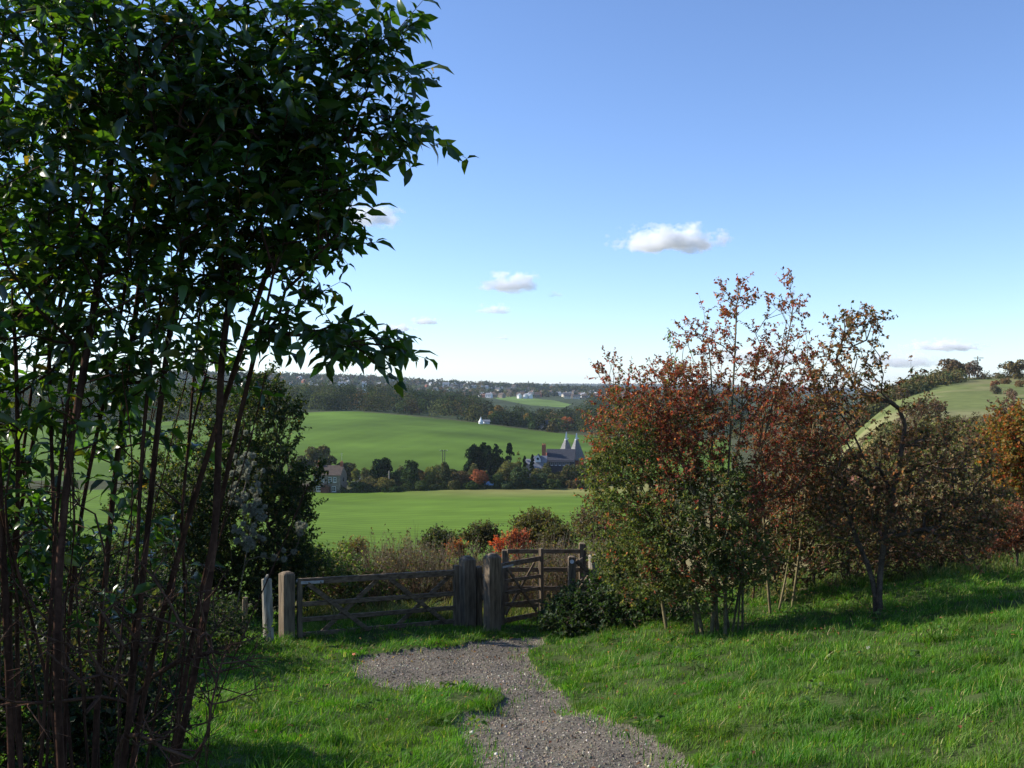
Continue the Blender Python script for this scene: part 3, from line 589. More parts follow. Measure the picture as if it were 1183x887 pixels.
bush('dark green bush above the right end of the field gate', 508, 628, 20, 10, 34, 150, ((.04,.055,.02),(.07,.08,.03),(.13,.14,.06)), (4,3,1), .085)
bush('small dark bush between the dark green bush and the flame red bush', 556, 622, 20, 11, 36, 130, ((.06,.06,.02),(.1,.08,.03),(.04,.05,.02)), (3,3,3), .085)
bush('flame red small bush glowing behind the kissing gate', 598, 630, 14, 11, 30, 70, ((.36,.1,.05),(.4,.15,.075),(.22,.09,.045)), (3,3,2), .07, mat='redleaf', name='spindle_bush')
bush('little red sprig low beside the kissing gate hinge post', 576, 634, 5, 7, 28, 22, ((.5,.09,.03),(.55,.16,.05)), (1,1), .06, mat='redleaf', name='spindle_bush')
bush('orange tinted low bush behind the pair of gate posts', 528, 636, 9, 7, 30, 60, ((.3,.16,.05),(.36,.1,.04),(.15,.14,.04)), (3,2,2), .06, mat='redleaf')
bush('yellow-brown bush in the scrub above the left part of the field gate', 408, 636, 14, 9, 34, 90, ((.2,.13,.045),(.15,.12,.04),(.1,.1,.03)), (3,3,2), .07)
bush('grey-brown bush at the edge of the near field left of the large red bush', 690, 610, 30, 18, 40, 180, ((.12,.09,.06),(.15,.1,.05),(.09,.08,.035)), (3,3,2), .09)
bush('green and red hedge bush between the lit round post and the large red bush', 728, 655, 26, 32, 18.6, 200, ((.06,.09,.028),(.09,.12,.035),(.2,.08,.045)), (4,4,.8), .045)
for (lab, px, py, rx, ry, d, n, cc, ww) in [
    ('brown shrub on the hillside below the pale grass, left of two', 1067, 476, 22, 12, 150, 60, ((.13,.07,.045),(.1,.08,.04)), (1,1)),
    ('purple-brown shrub on the hillside directly above the orange tree', 1166, 478, 14, 12, 140, 45, ((.15,.07,.06),(.12,.08,.05)), (1,1)),
    ('olive shrub in the hillside scrub left of the orange tree', 1128, 505, 18, 8, 75, 40, ((.1,.1,.035),(.14,.12,.045)), (1,1)),
    ('greenish shrub low in the hillside scrub behind the crooked tree', 1090, 540, 18, 9, 50, 45, ((.12,.13,.04),(.09,.1,.03)), (1,1)),
    ('russet shrub half hidden by the crown of the crooked tree', 1048, 510, 16, 8, 60, 40, ((.16,.08,.04),(.1,.07,.035)), (1,1)),
    ('dry brown shrub right below the orange tree', 1150, 590, 22, 18, 34, 90, ((.17,.12,.07),(.12,.08,.045)), (1,1))]:
    bush(lab, px, py, rx, ry, d, n, cc, ww, .0022*d+.05)

# ------------------------------------------------------------------ grass
def grass(name, label, x, y, hmean, wid, cols, w, lean=.5, clump=True, patchy=None):
    n = len(x); z = H(x, y)-.015
    cl = np.clip(1+1.1*lump(x, y, .55, 1)+.6*lump(x, y, .25, 11), .2, 2.6) if clump else 1
    h = hmean*cl*R.uniform(.5, 1.3, n)
    a = R.uniform(0, 2*np.pi, n); b = 1.2*lump(x, y, 1.1, 22, 6)*np.pi
    ln = lean*R.uniform(.2, 1.3, n); dx = (np.cos(a)+.9*np.cos(b))*ln; dy = (np.sin(a)+.9*np.sin(b))*ln
    t = np.array([0, .45, .8, 1.0]); f = np.array([1, .85, .5, 0])
    th = R.uniform(0, np.pi, n); sx = np.cos(th); sy = np.sin(th); w_ = np.broadcast_to(wid, n)*R.uniform(.6, 1.3, n)
    V = np.zeros((n, 7, 3))
    k = 0
    for i in range(4):
        bend = t[i]**1.8; c = np.stack([x+dx*h*bend, y+dy*h*bend, z+h*t[i]*(1-.25*ln*bend)], -1)
        if i < 3:
            s = np.stack([sx, sy, 0*sx], -1)*(w_*f[i]/2)[:, None]; V[:, k] = c-s; V[:, k+1] = c+s; k += 2
        else: V[:, k] = c
    T = np.array([[0,1,3],[0,3,2],[2,3,5],[2,5,4],[4,5,6]])
    Fc = (T[None]+(np.arange(n)*7)[:, None, None]).reshape(-1, 3)
    c = palette(n, cols, w, .2)
    dry = np.clip(.25+1.1*lump(x, y, 2.2, 30, 6)+.5*lump(x, y, .5, 14), 0, 1)[:, None]
    c = c*(1-.22*dry)+np.array((.25,.28,.07))*.22*dry; c = c*np.clip(1+.45*lump(x, y, 1.6, 9, 6)+.3*lump(x, y, .5, 24, 6), .45, 1.6)[:, None]
    Cc = np.repeat(c, 7, 0)
    o = mesh(name, V.reshape(-1, 3), Fc, M['grass'], Cc, smooth=False); return tag(o, label, 'grass', kind='stuff')
def scatter(n, d0, d1, p0, p1):
    d = np.sqrt(R.uniform(d0**2, d1**2, n)); px = R.uniform(p0, p1, n); x = (px-CX)/F*d; a = R.uniform(0, 6.28, len(x)); k = ~on_path(x, d) | (~on_path(x+.32*np.cos(a), d+.32*np.sin(a)) & (R.uniform(size=len(x)) < .34)); return x[k], d[k]
GC = [(.036,.12,.01),(.062,.175,.014),(.105,.24,.026),(.32,.33,.1),(.45,.4,.2)]
x, y = scatter(215000, 4.5, 10.2, -150, 1700); grass('grass', 'short lush grass either side of the gravel path', x, y, .068, .0062, GC, (4,5,3,.5,.25))
x, y = scatter(250000, 10.2, 20, -150, 1650); grass('grass', 'grass on the slope below the bushes and round the gates', x, y, .07, .0088, GC, (4,5,3,.6,.3))
# longer tufts
tx, ty = scatter(1900, 5.5, 18, -50, 1300); k = R.uniform(size=len(tx)) < np.clip(.5+lump(tx, ty, 2.5, 6), .05, 1); tx, ty = tx[k], ty[k]
i = np.repeat(np.arange(len(tx)), 55); x = tx[i]+R.normal(0, .055, len(i)); y = ty[i]+R.normal(0, .055, len(i)); k = ~on_path(x, y)
grass('grass', 'taller tufts scattered through the short grass', x[k], y[k], .12, .0068, GC, (3,5,4,.7,.4), .8)
# long straw grass beyond the gates
x, y = scatter(60000, 18.2, 24, 330, 720); grass('grass', 'long half-dry grass seen through the bars of the gates', x, y, .26, .012, [(.08,.14,.035),(.14,.19,.05),(.34,.3,.14),(.26,.2,.09)], (4,4,3,2), .6)
x, y = scatter(50000, 17, 24, 850, 1300); grass('grass', 'longer grass at the foot of the thicket', x, y, .16, .011, [(.06,.12,.03),(.12,.16,.05),(.3,.26,.12)], (4,4,2), .6)

# fallen leaves and low weeds
def litterleaves(name, label, x, y, L, cols, cat, flat=.25, dz=.02):
    n = len(x); P = np.stack([x, y, H(x, y)+dz+R.uniform(0, .05, n)], -1); D = unit(np.stack([R.normal(size=n), R.normal(size=n), R.normal(0, flat, n)], -1)); Up = unit(np.array([0, 0, 1.])+R.normal(0, flat, (n, 3)))
    V, Fc, Cc = leaves(P, D, Up, L*R.uniform(.6, 1.3, n), L*.6, palette(n, cols, [1]*len(cols), .25), 'leaf'); tag(mesh(name, V, Fc, M['redleaf'], Cc), label, cat, kind='stuff')
dd = np.sqrt(R.uniform(6**2, 17.5**2, 5200)); pp = R.uniform(150, 1300, 5200); xx_ = (pp-CX)/F*dd; kk = R.uniform(size=5200) < np.clip(.12+.75*np.exp(-((xx_-3.6)**2/5+(dd-14.6)**2/5))+.5*np.exp(-((xx_+3)**2/4+(dd-15)**2/6)), 0, 1)
litterleaves('fallen_leaves', 'brown fallen leaves lying on the grass and the path', xx_[kk], dd[kk], .045, [(.2,.09,.04),(.28,.15,.06),(.12,.06,.03),(.3,.2,.08)], 'leaf litter')
wx, wy = scatter(260, 6, 17, 100, 1300); kk = lump(wx, wy, 2.2, 18) > .1; wx, wy = wx[kk], wy[kk]; ii = np.repeat(np.arange(len(wx)), 9)
litterleaves('weeds', 'broad-leaved weeds growing low in the grass', wx[ii]+R.normal(0, .05, len(ii)), wy[ii]+R.normal(0, .05, len(ii)), .065, [(.06,.14,.02),(.08,.16,.03),(.11,.17,.05)], 'weeds', .5, .04)

# pebbles on the path
n = 60000; bx = R.uniform(PATH[:,0].min(), PATH[:,0].max(), n); by = R.uniform(PATH[:,1].min(), 18.5, n); k = on_path(bx, by); bx, by = bx[k], by[k]; n = len(bx)
octv = np.array([[1,0,0],[0,1,0],[-1,0,0],[0,-1,0],[0,0,.8],[0,0,-.8]]); octf = np.array([[0,1,4],[1,2,4],[2,3,4],[3,0,4],[1,0,5],[2,1,5],[3,2,5],[0,3,5]])
s = R.lognormal(-4.85, .38, n).clip(.003, .019); V = octv[None]*(s[:, None]*R.uniform(.6, 1.2, (n, 1)))[..., None]*R.uniform(.6, 1.3, (n, 6, 1))
an = R.uniform(0, 6.28, n); ca, sa = np.cos(an)[:, None], np.sin(an)[:, None]
V = np.stack([V[..., 0]*ca-V[..., 1]*sa, V[..., 0]*sa+V[..., 1]*ca, V[..., 2]], -1)+np.stack([bx, by, H(bx, by)-.03+s*.25], -1)[:, None]
pw_ = np.clip(1+.5*lump(bx, by, 1.4, 3)+.25*lump(bx, by, .4, 20), .5, 1.4)[:, None]; c = pw_*palette(n, [(.23,.2,.15),(.3,.265,.2),(.14,.12,.09),(.45,.41,.33),(.26,.2,.14)], [4,3,4,.8,2], .2)
tag(mesh('gravel', V.reshape(-1, 3), (octf[None]+(np.arange(n)*6)[:, None, None]).reshape(-1, 3), M['pebble'], np.repeat(c, 6, 0)), 'loose stones of the gravel path', 'gravel', kind='stuff')

# ------------------------------------------------------------------ gates and posts
def part(name, mb, mat, root, **kw):
    lo = np.array(root.location)
    mb.v = [v-lo for v in mb.v]; return mb.build(name, mat, root, **kw)
A1 = np.array([-3.57, 16.0]); B1 = np.array([-.86, 17.55]); gd = (B1-A1)/np.linalg.norm(B1-A1); gn = np.array([gd[1], -gd[0]])   # gate line, and its side facing the eye
def sqpost(mb, c, half, z0, z1, d=gd, cap=.03, capstyle='pyr'):
    n_ = np.array([d[1], -d[0]]); v = []
    for z, k in ((z0, 1), (z1-cap, 1)):
        for (i, j) in ((-1,-1),(1,-1),(1,1),(-1,1)): p = c+d*half*i*k+n_*half*j*k; v.append([p[0], p[1], z])
    # order so that faces point outwards
    mb.hexa(v); v2 = v[4:8]
    for (i, j) in ((-1,-1),(1,-1),(1,1),(-1,1)): p = c+d*half*i*.45+n_*half*j*.45; v2.append([p[0], p[1], z1])
    v2 = [list(a) for a in v2]
    for a in v2[:4]: a[2] += .0015
    mb.hexa(v2)
def gz(p): return float(H(p[0], p[1]))
def post(c, half, ztop, label, d=gd, name='gate_post', group=None, mat='wood', extra=None, cap=.035, cat='post'):
    root = empty(name, (c[0], c[1], gz(c))); tag(root, label, cat, group)
    mb = MB(); sqpost(mb, np.array(c), half, gz(c)-.25, ztop, d, cap); part('shaft', mb, M[mat], root, bevel=.008, rough=.0015)
    return root
zt = -3.1
p = post((-3.62, 16.0), .098, Z(660, 16.0), 'square weathered post at the left end of the field gate', np.array([.77, .638]))
# small bright bolt on the inside face
mb = MB(); c = A1+gd*.107; mb.cyl([c[0], c[1], Z(672,16)], [c[0]+gd[0]*.05, c[1]+gd[1]*.05, Z(672,16)], .022, .022, 8); part('bolt', mb, M['metal'], p)
post((-.79, 17.6), .115, Z(642, 17.6), 'thick post with chamfered head at the right end of the field gate', cap=.06)
# slim slab post beside it
post((-.60, 17.72), .06, Z(654, 17.7), 'slim plain post fixed to the right side of the thick chamfered post', cap=.02)
post((-.335, 16.9), .115, Z(639, 16.9), 'thick dark hinge post of the kissing gate, free-standing to the left of it', cap=.06)

def field_gate():
    root = empty('field_gate', (A1[0]+gd[0]*.15, A1[1]+gd[1]*.15, gz(A1))); tag(root, 'wide wooden field gate with four bars and crossed diagonal braces, closed', 'gate')
    L = np.linalg.norm(B1-A1)-.14; n3 = np.array([gn[0], gn[1], 0])
    def at(s, z, off=0): return [A1[0]+gd[0]*s+gn[0]*off, A1[1]+gd[1]*s+gn[1]*off, z]
    zl, zr = Z(672, 16.06), Z(661, 17.5)
    def zz(s, dz): return zl+(zr-zl)*(s/L)-dz
    drops = (0, .37, .62, .86)
    for i, dr in enumerate(drops):
        mb = MB(); mb.beam(at(.13, zz(0, dr)), at(L-.02, zz(L, dr*.99)), .1 if i == 0 else .075, .055 if i == 0 else .03, n3); part('top_rail' if i == 0 else 'rail', mb, M['woodb'], root, bevel=.006)
    mb = MB(); mb.beam(at(.16, zz(0, -.05), -.0), at(.16, zz(0, .92)), .08, .064, n3); part('stile', mb, M['wood'], root, bevel=.006)
    mb = MB(); mb.beam(at(L, zz(L, -.13)), at(L, zz(L, .93)), .09, .07, n3); part('stile', mb, M['wood'], root, bevel=.006)
    for (s0, a, s1, b) in ((.06, .04, .42, .86), (.13, .9, .5, .02), (.56, .04, .93, .86), (.6, .88, .97, .04)):
        mb = MB(); o = .033 if a < b else -.034; mb.beam(at(.12+s0*(L-.12), zz(s0*L, a), o), at(.12+s1*(L-.12), zz(s1*L, b), o), .07, .024, n3); part('brace', mb, M['woodb'], root, bevel=.004)
    mb = MB(); mb.beam(at(.17, zz(0, .015), .037), at(.55, zz(.5, .015), .037), .045, .008, n3); part('latch_plate', mb, M['metal'], root, bevel=.002)
    for q_ in (.3, .5): mb = MB(); mb.cyl(at(q_, zz(q_, .015), .04), at(q_, zz(q_, .015), .05), .012, .012, 8); part('latch_bolt', mb, M['wood'], root)
field_gate()
def rails(name, label, cat, segs, w=.08, t=.032, mat='woodb', posts=()):
    a = segs[0][0]; root = empty(name, (a[0], a[1], gz(a))); tag(root, label, cat)
    for (p0, p1) in segs:
        d = np.array(p1)-np.array(p0); n3 = np.array([d[1], -d[0], 0]); mb = MB(); mb.beam(p0, p1, w, t, n3); part('rail', mb, M[mat], root, bevel=.005)
    for (c, half, ztop, dd) in posts:
        mb = MB(); sqpost(mb, np.array(c), half, gz(c)-.2, ztop, np.array(dd), .012); part('post', mb, M['wood'], root, bevel=.006, rough=.001)
    return root
# short rail pair joining the two gates
rails('fence_panel', 'two short rails bridging the gap between the slim post and the kissing gate', 'fence', [((-.54, 17.72, Z(666, 17.7)), (-.35, 17.02, Z(664, 17.02))), ((-.54, 17.72, Z(690, 17.7)), (-.35, 17.02, Z(692, 17.02)))])
# kissing gate enclosure: one thing with its posts and rails
e0 = W(583.5, 636, 18.4); e1 = W(673, 636, 18.9); fpst = W(660.5, 642, 17.3)
ex = np.array([1., 0.]); sg = []
for py in (636.8, 658, 679.5, 699): sg.append((tuple(W(586, py, 18.33)), tuple(W(669, py, 18.78))))
for (pa, pb) in ((652, 655), (676, 681)): sg.append((tuple(W(673, pa-6, 18.72)), tuple(W(661.5, pb, 17.4))))
sg.append((tuple(W(666, 648, 17.35)), tuple(W(693, 672, 17.95))))
sg.append((tuple(W(688, 653, 18.0)), tuple(W(668, 684, 17.5))))
kx = rails('kissing_gate_enclosure', 'rails and posts fencing round the swing of the kissing gate', 'fence', sg, posts=[((e0[0], 18.4), .06, Z(635, 18.4), ex), ((e1[0], 18.85), .07, Z(627, 18.85), ex)])
wp = post((fpst[0], 17.3), .065, Z(642, 17.3), 'front post of the kissing gate bearing a round white waymark', ex, 'waymark_post', cap=.02)
mb = MB(); mb.cyl([fpst[0], 17.3-.066, Z(648.5, 17.25)], [fpst[0], 17.3-.072, Z(648.5, 17.25)], .036, .036, 16); part('waymark_disc', mb, M['disc'], wp)
def kissing_gate():
    a = W(579, 653.5, 17.3); b = W(625, 644.5, 18.2); d = unit((b-a)[:2]); root = empty('kissing_gate', (a[0], a[1], gz(a))); tag(root, 'small wooden kissing gate leaf hanging half open', 'gate')
    n3 = np.array([d[1], -d[0], 0]); L = np.linalg.norm((b-a)[:2])
    def at(s, z, off=0): return [a[0]+d[0]*s+n3[0]*off, a[1]+d[1]*s+n3[1]*off, z]
    for k, (pl, pr_) in enumerate(((653.5, 644.5), (672, 665), (685.5, 679), (699, 693.5), (717.5, 708.5))):
        mb = MB(); mb.beam(at(.0, Z(pl, 17.3)), at(L-.03, Z(pr_, 18.2)), .085 if k in (0, 4) else .06, .04 if k == 0 else .028, n3); part('top_rail' if k == 0 else 'rail', mb, M['woodb'], root, bevel=.005)
    mb = MB(); mb.beam(at(L, Z(633.5, 18.2)), at(L, Z(712, 18.2)), .085, .07, n3); part('latch_stile', mb, M['wood'], root, bevel=.006)
    mb = MB(); mb.beam(at(.03, Z(651, 17.3)), at(.03, Z(722, 17.3)), .075, .06, n3); part('hinge_stile', mb, M['wood'], root, bevel=.006)
    for (s0, z0, s1, z1, o) in ((.12, Z(657, 17.4), .85, Z(706, 18.1), .03), (.86, Z(650, 18.1), .14, Z(711, 17.4), -.03)):
        mb = MB(); mb.beam(at(s0*L, z0, o), at(s1*L, z1, o), .05, .022, n3); part('brace', mb, M['woodb'], root, bevel=.004)
    mb = MB(); mb.beam(at(0, Z(655, 17.3), .03), at(.3, Z(651.5, 17.6), .03), .035, .008, n3); part('hinge_strap', mb, M['metal'], root)
kissing_gate()
def roundpost(c, r, z1, label, lean=(0, 0), mat='oldwood'):
    root = empty('round_post', (c[0], c[1], gz(c))); tag(root, label, 'post'); mb = MB(); z0 = gz(c)-.2
    k = 14; zs = [z0, z0+.5*(z1-z0), z1-.01, z1]; rs = [r*1.03, r, r*.98, r*.9]
    for i in range(3):
        mb.cyl([c[0]+lean[0]*i/3, c[1], zs[i]+(.0)], [c[0]+lean[0]*(i+1)/3, c[1], zs[i+1]], rs[i], rs[i+1], k)
    part('shaft', mb, M[mat], root, rough=.002)
g_ = W(686.5, 641, 18.0); roundpost((g_[0], 18.0), .108, g_[2], 'thick pale round post catching the sun beside the red bush')
g_ = W(309, 668, 15.6); roundpost((g_[0]+.03, 15.6), .08, g_[2], 'leaning silver-grey round post left of the field gate', (-.07, 0))
g_ = W(283, 690, 16.2); roundpost((g_[0], 16.2), .045, g_[2], 'thin dark stake half hidden in the hedge left of the silver-grey post', mat='wood')

# little things in the grass
def lumpthing(name, label, cat, px, py, r, mat, sq=.6):
    x, d = ground_hit(px, py); import bmesh
    bm = bmesh.new(); bmesh.ops.create_icosphere(bm, subdivisions=3, radius=r)
    for v in bm.verts:
        c = v.co; f = 1+.18*math.sin(c.x/r*3.1+1)+.14*math.sin(c.y/r*4.3)+.1*math.sin(c.z/r*6+c.x/r*3); v.co = c*f; v.co.z *= sq
    me = bpy.data.meshes.new(name); bm.to_mesh(me); bm.free(); me.materials.append(M[mat]); me.polygons.foreach_set('use_smooth', [True]*len(me.polygons)); me.update()
    o = link(name, me); o.location = (x, d, float(H(x, d))+r*sq*.55); tag(o, label, cat)
lumpthing('litter', 'faded red lump of litter in the grass at the start of the gravel', 'litter', 410, 757, .042, 'redlump', .45)
lumpthing('stone', 'pale flint lying at the left side of the path', 'stone', 545, 847, .02, 'stonew')
lumpthing('stone', 'small white stone low on the gravel by the grass edge', 'stone', 573, 872, .015, 'stonew')
lumpthing('stone', 'pale stone lying in the grass slope below the crooked tree', 'stone', 1003, 750, .035, 'stonew', .5)
def smallplant(label, px, py, h, cols, name='wild_plant', n=5):
    x, d = ground_hit(px, py); b = np.array([x, d, float(H(x, d))]); tips = b+np.stack([R.normal(0, h*.28, n*3), R.normal(0, h*.28, n*3), R.uniform(.3, 1, n*3)*h], -1)
    g = grow([b], tips, .002, .006, .4, .08, .02, first=.1); A, B, D, _ = twigs(g, 1, .1, jit=.5)
    root, lv = plant(name, b, label, 'plant', None, g, [scatter_leaves(A, B, D, 7, .05, .028, lambda P: palette(len(P), cols, [1]*len(cols), .2), 'kite', .1, .8)], ((.1,.1,.04),(.18,.16,.08)), ('stem','foliage'), 4)
    mesh('foliage', lv[0], lv[1], M['leaf'], lv[2], parent=root)
smallplant('small leafy green seedling beside the trunks of the red bush', 880, 697, .42, [(.08,.15,.03),(.12,.2,.04)])
smallplant('tuft of pale dry stalks in the grass between the two small trees', 905, 700, .38, [(.3,.24,.13),(.22,.19,.09)], n=9)
smallplant('dark weed at the top of the slope left of the crooked tree', 965, 685, .45, [(.12,.07,.04),(.08,.09,.03)])
smallplant('fresh green weed at the foot of the silver-grey round post', 300, 752, .35, [(.07,.13,.03),(.1,.17,.04)])

# ------------------------------------------------------------------ valley trees
def crown_mesh(cx, cy, z0, h, w, cols, wts, shape='round', nf=2600, q=None, jit=.22, dp=None):
    """leafy clumps over many lobes; returns arrays in world space"""
    dp = dp or w; nl = 16 if shape == 'round' else 22
    if shape == 'round':
        v = unit(R.normal(size=(nl, 3))); rr_ = R.uniform(.3, .8, nl)[:, None]
        c = v*rr_*np.array([w/2, dp/2, h/2]); lr = R.uniform(.3, .46, nl)*min(w, h*1.1)/2
        c[:, 2] += h/2; c = np.vstack([c, [[0, 0, h*.5]]]); lr = np.append(lr, min(w, h)*.33)
    elif shape == 'cone':
        t = R.uniform(0, 1, nl); a = R.uniform(0, 6.28, nl); rr_ = (1-t)**.7*.6*R.uniform(.4, 1, nl)
        c = np.stack([np.cos(a)*rr_*w/2, np.sin(a)*rr_*dp/2, t*h*.88+.06*h], -1); lr = (w*.26)*(1-.65*t)
    else:                                                      # column
        t = np.linspace(.06, .93, nl); a = R.uniform(0, 6.28, nl); c = np.stack([np.cos(a)*w*.16, np.sin(a)*dp*.16, t*h], -1); lr = w*.36*(1-.75*np.clip((t-.55)/.45, 0, 1)**1.5)
    k = R.choice(len(c), nf, p=lr**2/np.sum(lr**2)); n_ = unit(R.normal(size=(nf, 3))); n_[:, 2] = np.where(n_[:, 2] < -.3, -n_[:, 2], n_[:, 2])
    P = c[k]+n_*lr[k][:, None]*R.uniform(.72, 1.1, nf)[:, None]
    P = P+np.array([cx, cy, z0]); P[:, 2] = np.maximum(P[:, 2], z0+.1)
    q = q or (w*h)**.5*.075
    N_ = unit(n_+R.normal(0, .55, (nf, 3))); D = unit(np.cross(N_, R.normal(size=(nf, 3))))
    lobe = 1+R.normal(0, .1, (len(c), 1)); colr = palette(nf, cols, wts, jit)*lobe[k]
    s = q*R.uniform(.6, 1.3, nf)
    V, Fc, Cc = leaves(P-D*s[:, None]/2, D, N_, s, s*.9, colr)
    return V, Fc, Cc
def far_tree(label, px, top, base, wpx, d, cols, w=None, shape='round', name='tree', cat='tree', nf=2600, group=None, trunk=True, gbase=False, mat='farleaf', q=None):
    x = (px-CX)/F*d; g0 = float(H(x, d)); zt_ = Z(top, d); zb = min(Z(base, d), g0+.15*(zt_-g0)) if not gbase else g0
    if name == 'bush': zb = min(zb, g0)-.35*(zt_-g0)
    h = zt_-zb; wm = wpx/F*d*1.2; root = empty(name, (x, d, g0)); tag(root, label, cat, group); lo = np.array(root.location)
    V, Fc, Cc = crown_mesh(0, 0, zb-g0, h, wm, cols, w or [1]*len(cols), shape, nf, q)
    mesh('crown', V, Fc, M[mat], Cc, parent=root)
    mb = MB(); r = .035*h+.05
    mb.cyl([0, 0, -.3], [0, 0, (zb-g0)+h*.35], r, r*.7, 7); mb.cyl([0, 0, (zb-g0)+h*.3], [wm*.12, 0, (zb-g0)+h*.7], r*.6, r*.25, 6); mb.cyl([0, 0, (zb-g0)+h*.25], [-wm*.15, wm*.05, (zb-g0)+h*.62], r*.5, r*.2, 6)
    mb.build('trunk', M['tbark'], root)
    return root
M['tbark'] = solid('tree_bark', (.06,.05,.035), (.13,.11,.085), 3, .95, .4)
DK = [(.022,.038,.014),(.035,.055,.018)]; CON = [(.008,.02,.008),(.014,.03,.012)]; MG = [(.045,.065,.02),(.065,.085,.028),(.035,.05,.018)]
OV = [(.09,.085,.028),(.07,.075,.025),(.11,.09,.04)]; BR = [(.11,.07,.035),(.09,.07,.03),(.07,.06,.025)]; YG = [(.16,.16,.04),(.12,.13,.035)]; OR_ = [(.24,.08,.035),(.19,.07,.035)]
TREES = [
 ('big rounded olive-brown tree behind the brick house', 371,513,556,30,312,OV,'round'),
 ('purplish dark tree left of and behind the brick house', 345,528,556,30,308,[(.06,.045,.03),(.045,.05,.02)],'round'),
 ('bushy dark olive tree behind the right chimney of the brick house', 404,531,556,26,312,[(.06,.06,.022),(.045,.05,.02)],'round'),
 ('pale small tree right of the brick house', 411,539,553,12,300,YG,'round'),
 ('dense round dark yew-like tree standing alone right of the brick house', 440,529,560,25,297,CON,'round'),
 ('olive bush in front of the round dark tree', 425,548,567,22,288,OV,'round'),
 ('yellowish garden bush below the round dark tree', 445,551,567,20,285,[(.15,.12,.03),(.09,.09,.03)],'round'),
 ('mid green tree between the round dark tree and the ivy-clad one', 461,538,564,20,298,MG,'round'),
 ('tall dark ivy-clad tree with a rounded head in the middle of the hedgerow', 474,532,567,19,290,DK,'col'),
 ('low dark bramble clump at the foot of the hedgerow near the house', 457,560,570,28,283,DK,'round'),
 ('thin brown tree just right of the ivy-clad tree', 487,539,564,14,298,BR,'round'),
 ('yellow-green tree in the hedgerow below the power poles', 497,539,565,14,291,YG,'col'),
 ('pointed dark olive tree directly below the power poles', 513,534,567,26,289,[(.05,.055,.022),(.035,.045,.018),(.08,.075,.03)],'cone'),
 ('brown tree left of the red-orange tree', 533,540,567,24,291,BR,'round'),
 ('red-orange round tree in the hedgerow in front of the big conifers', 556,540,562,21,288,OR_,'round'),
 ('leftmost of the big black-green conifers', 545,513,556,17,318,CON,'col'),
 ('second of the big black-green conifers counted from the left', 556,511,556,17,319,CON,'col'),
 ('third of the big black-green conifers counted from the left', 565,514,556,15,317,CON,'col'),
 ('rightmost in the solid clump of big black-green conifers', 575,511,556,14,316,CON,'col'),
 ('separate dark cypress right of the big conifers', 589,508,545,17,316,CON,'cone'),
 ('slim yellow-brown tree right of the separate dark cypress', 599,519,545,9,320,YG,'cone'),
 ('very small dark conifer next to the slim yellow-brown tree', 606,525,545,9,318,CON,'cone'),
 ('round yellow-olive tree in front of the conifers', 585,532,560,25,294,[(.13,.12,.035),(.1,.1,.035)],'round'),
 ('slim pointed cypress standing before the left end of the slate roofs', 615,524,556,9,306,CON,'cone'),
 ('dark green ivy-covered tree below the slim pointed cypress', 602,540,564,26,288,[(.035,.055,.024),(.055,.07,.03)],'round'),
 ('grey-green tree in front of the converted oast house', 624,544,563,20,290,[(.05,.07,.035),(.04,.055,.025)],'round'),
 ('olive-brown tree below the dark slate roof', 640,546,563,20,292,OV,'round'),
 ('brown and green tree left of where the red bush cuts the hedgerow', 657,538,562,24,295,[(.1,.08,.035),(.06,.07,.025)],'round'),
 ('small wine-red shrub against the wall under the dark slate roof', 653,531,546,8,318,[(.13,.035,.04),(.1,.03,.03)],'round'),
 ('olive tree right of the kilns', 672,530,562,22,305,OV,'round'),
 ('yellow-green tree seen through the left edge of the red bush', 690,534,562,24,300,[(.1,.1,.03),(.07,.08,.03)],'round'),
 ('dark small tree between the red-orange tree and the round yellow-olive tree', 574,547,565,16,287,DK,'round'),
 ('low brown-green bush between the pointed olive tree and the brown tree', 525,552,567,18,286,OV,'round'),
 ('dark low bush at the foot of the red-orange tree', 545,553,567,16,285,DK,'round'),
 ('bush hiding the foot of the ivy-clad tree', 487,555,568,16,284,MG,'round'),
 ('green bush right of the blue tarpaulin', 588,553,566,20,286,[(.05,.07,.03),(.035,.05,.02)],'round'),
 ('olive hedge bush at the field side below the slate roofs', 636,554,564,26,286,MG,'round'),
 ('low rusty bush at the field side near the red bush', 668,551,562,24,289,BR,'round'),
 ('green bush beside the drive right of the brick house', 414,557,569,20,284,MG,'round')]
for (lab, px, top, base, w_, d, cc, sh) in TREES:
    small = 'bush' in lab or 'shrub' in lab or 'clump' in lab
    kk_ = 1.0 if cc is CON else 1.45
    far_tree(lab, px, top, base, w_, d, [tuple(v*kk_ for v in c_) for c_ in cc], None, sh, 'bush' if small else 'tree', 'bush' if small else 'tree')
def hedge(label, pts, hh, ww, cols, nf, name='hedge', q=.35):
    """hedge following ground points (px, depth)"""
    P = np.array([[(p-CX)/F*d, d] for p, d in pts]); sgm = np.linalg.norm(np.diff(P, axis=0), axis=1); cs = np.r_[0, np.cumsum(sgm)]
    t = R.uniform(0, cs[-1], nf); x = np.interp(t, cs, P[:, 0]); y = np.interp(t, cs, P[:, 1]); z = H(x, y)
    hv = hh*(1+.35*np.sin(t*.6)+.2*np.sin(t*1.7+1)); a = R.uniform(0, np.pi, nf); rr_ = R.uniform(.75, 1.05, nf)
    N_ = np.stack([np.cos(a)*.2, -np.cos(a), np.sin(a)], -1); Q = np.stack([x, y+(-np.cos(a))*ww*rr_, z+np.sin(a)*hv*rr_], -1)
    D = unit(np.cross(unit(N_+R.normal(0, .5, N_.shape)), R.normal(size=N_.shape))); s = q*R.uniform(.6, 1.3, nf)
    V, Fc, Cc = leaves(Q, D, N_, s, s, palette(nf, cols, [1]*len(cols), .22)); return tag(mesh(name, V, Fc, M['farleaf'], Cc), label, 'hedge')
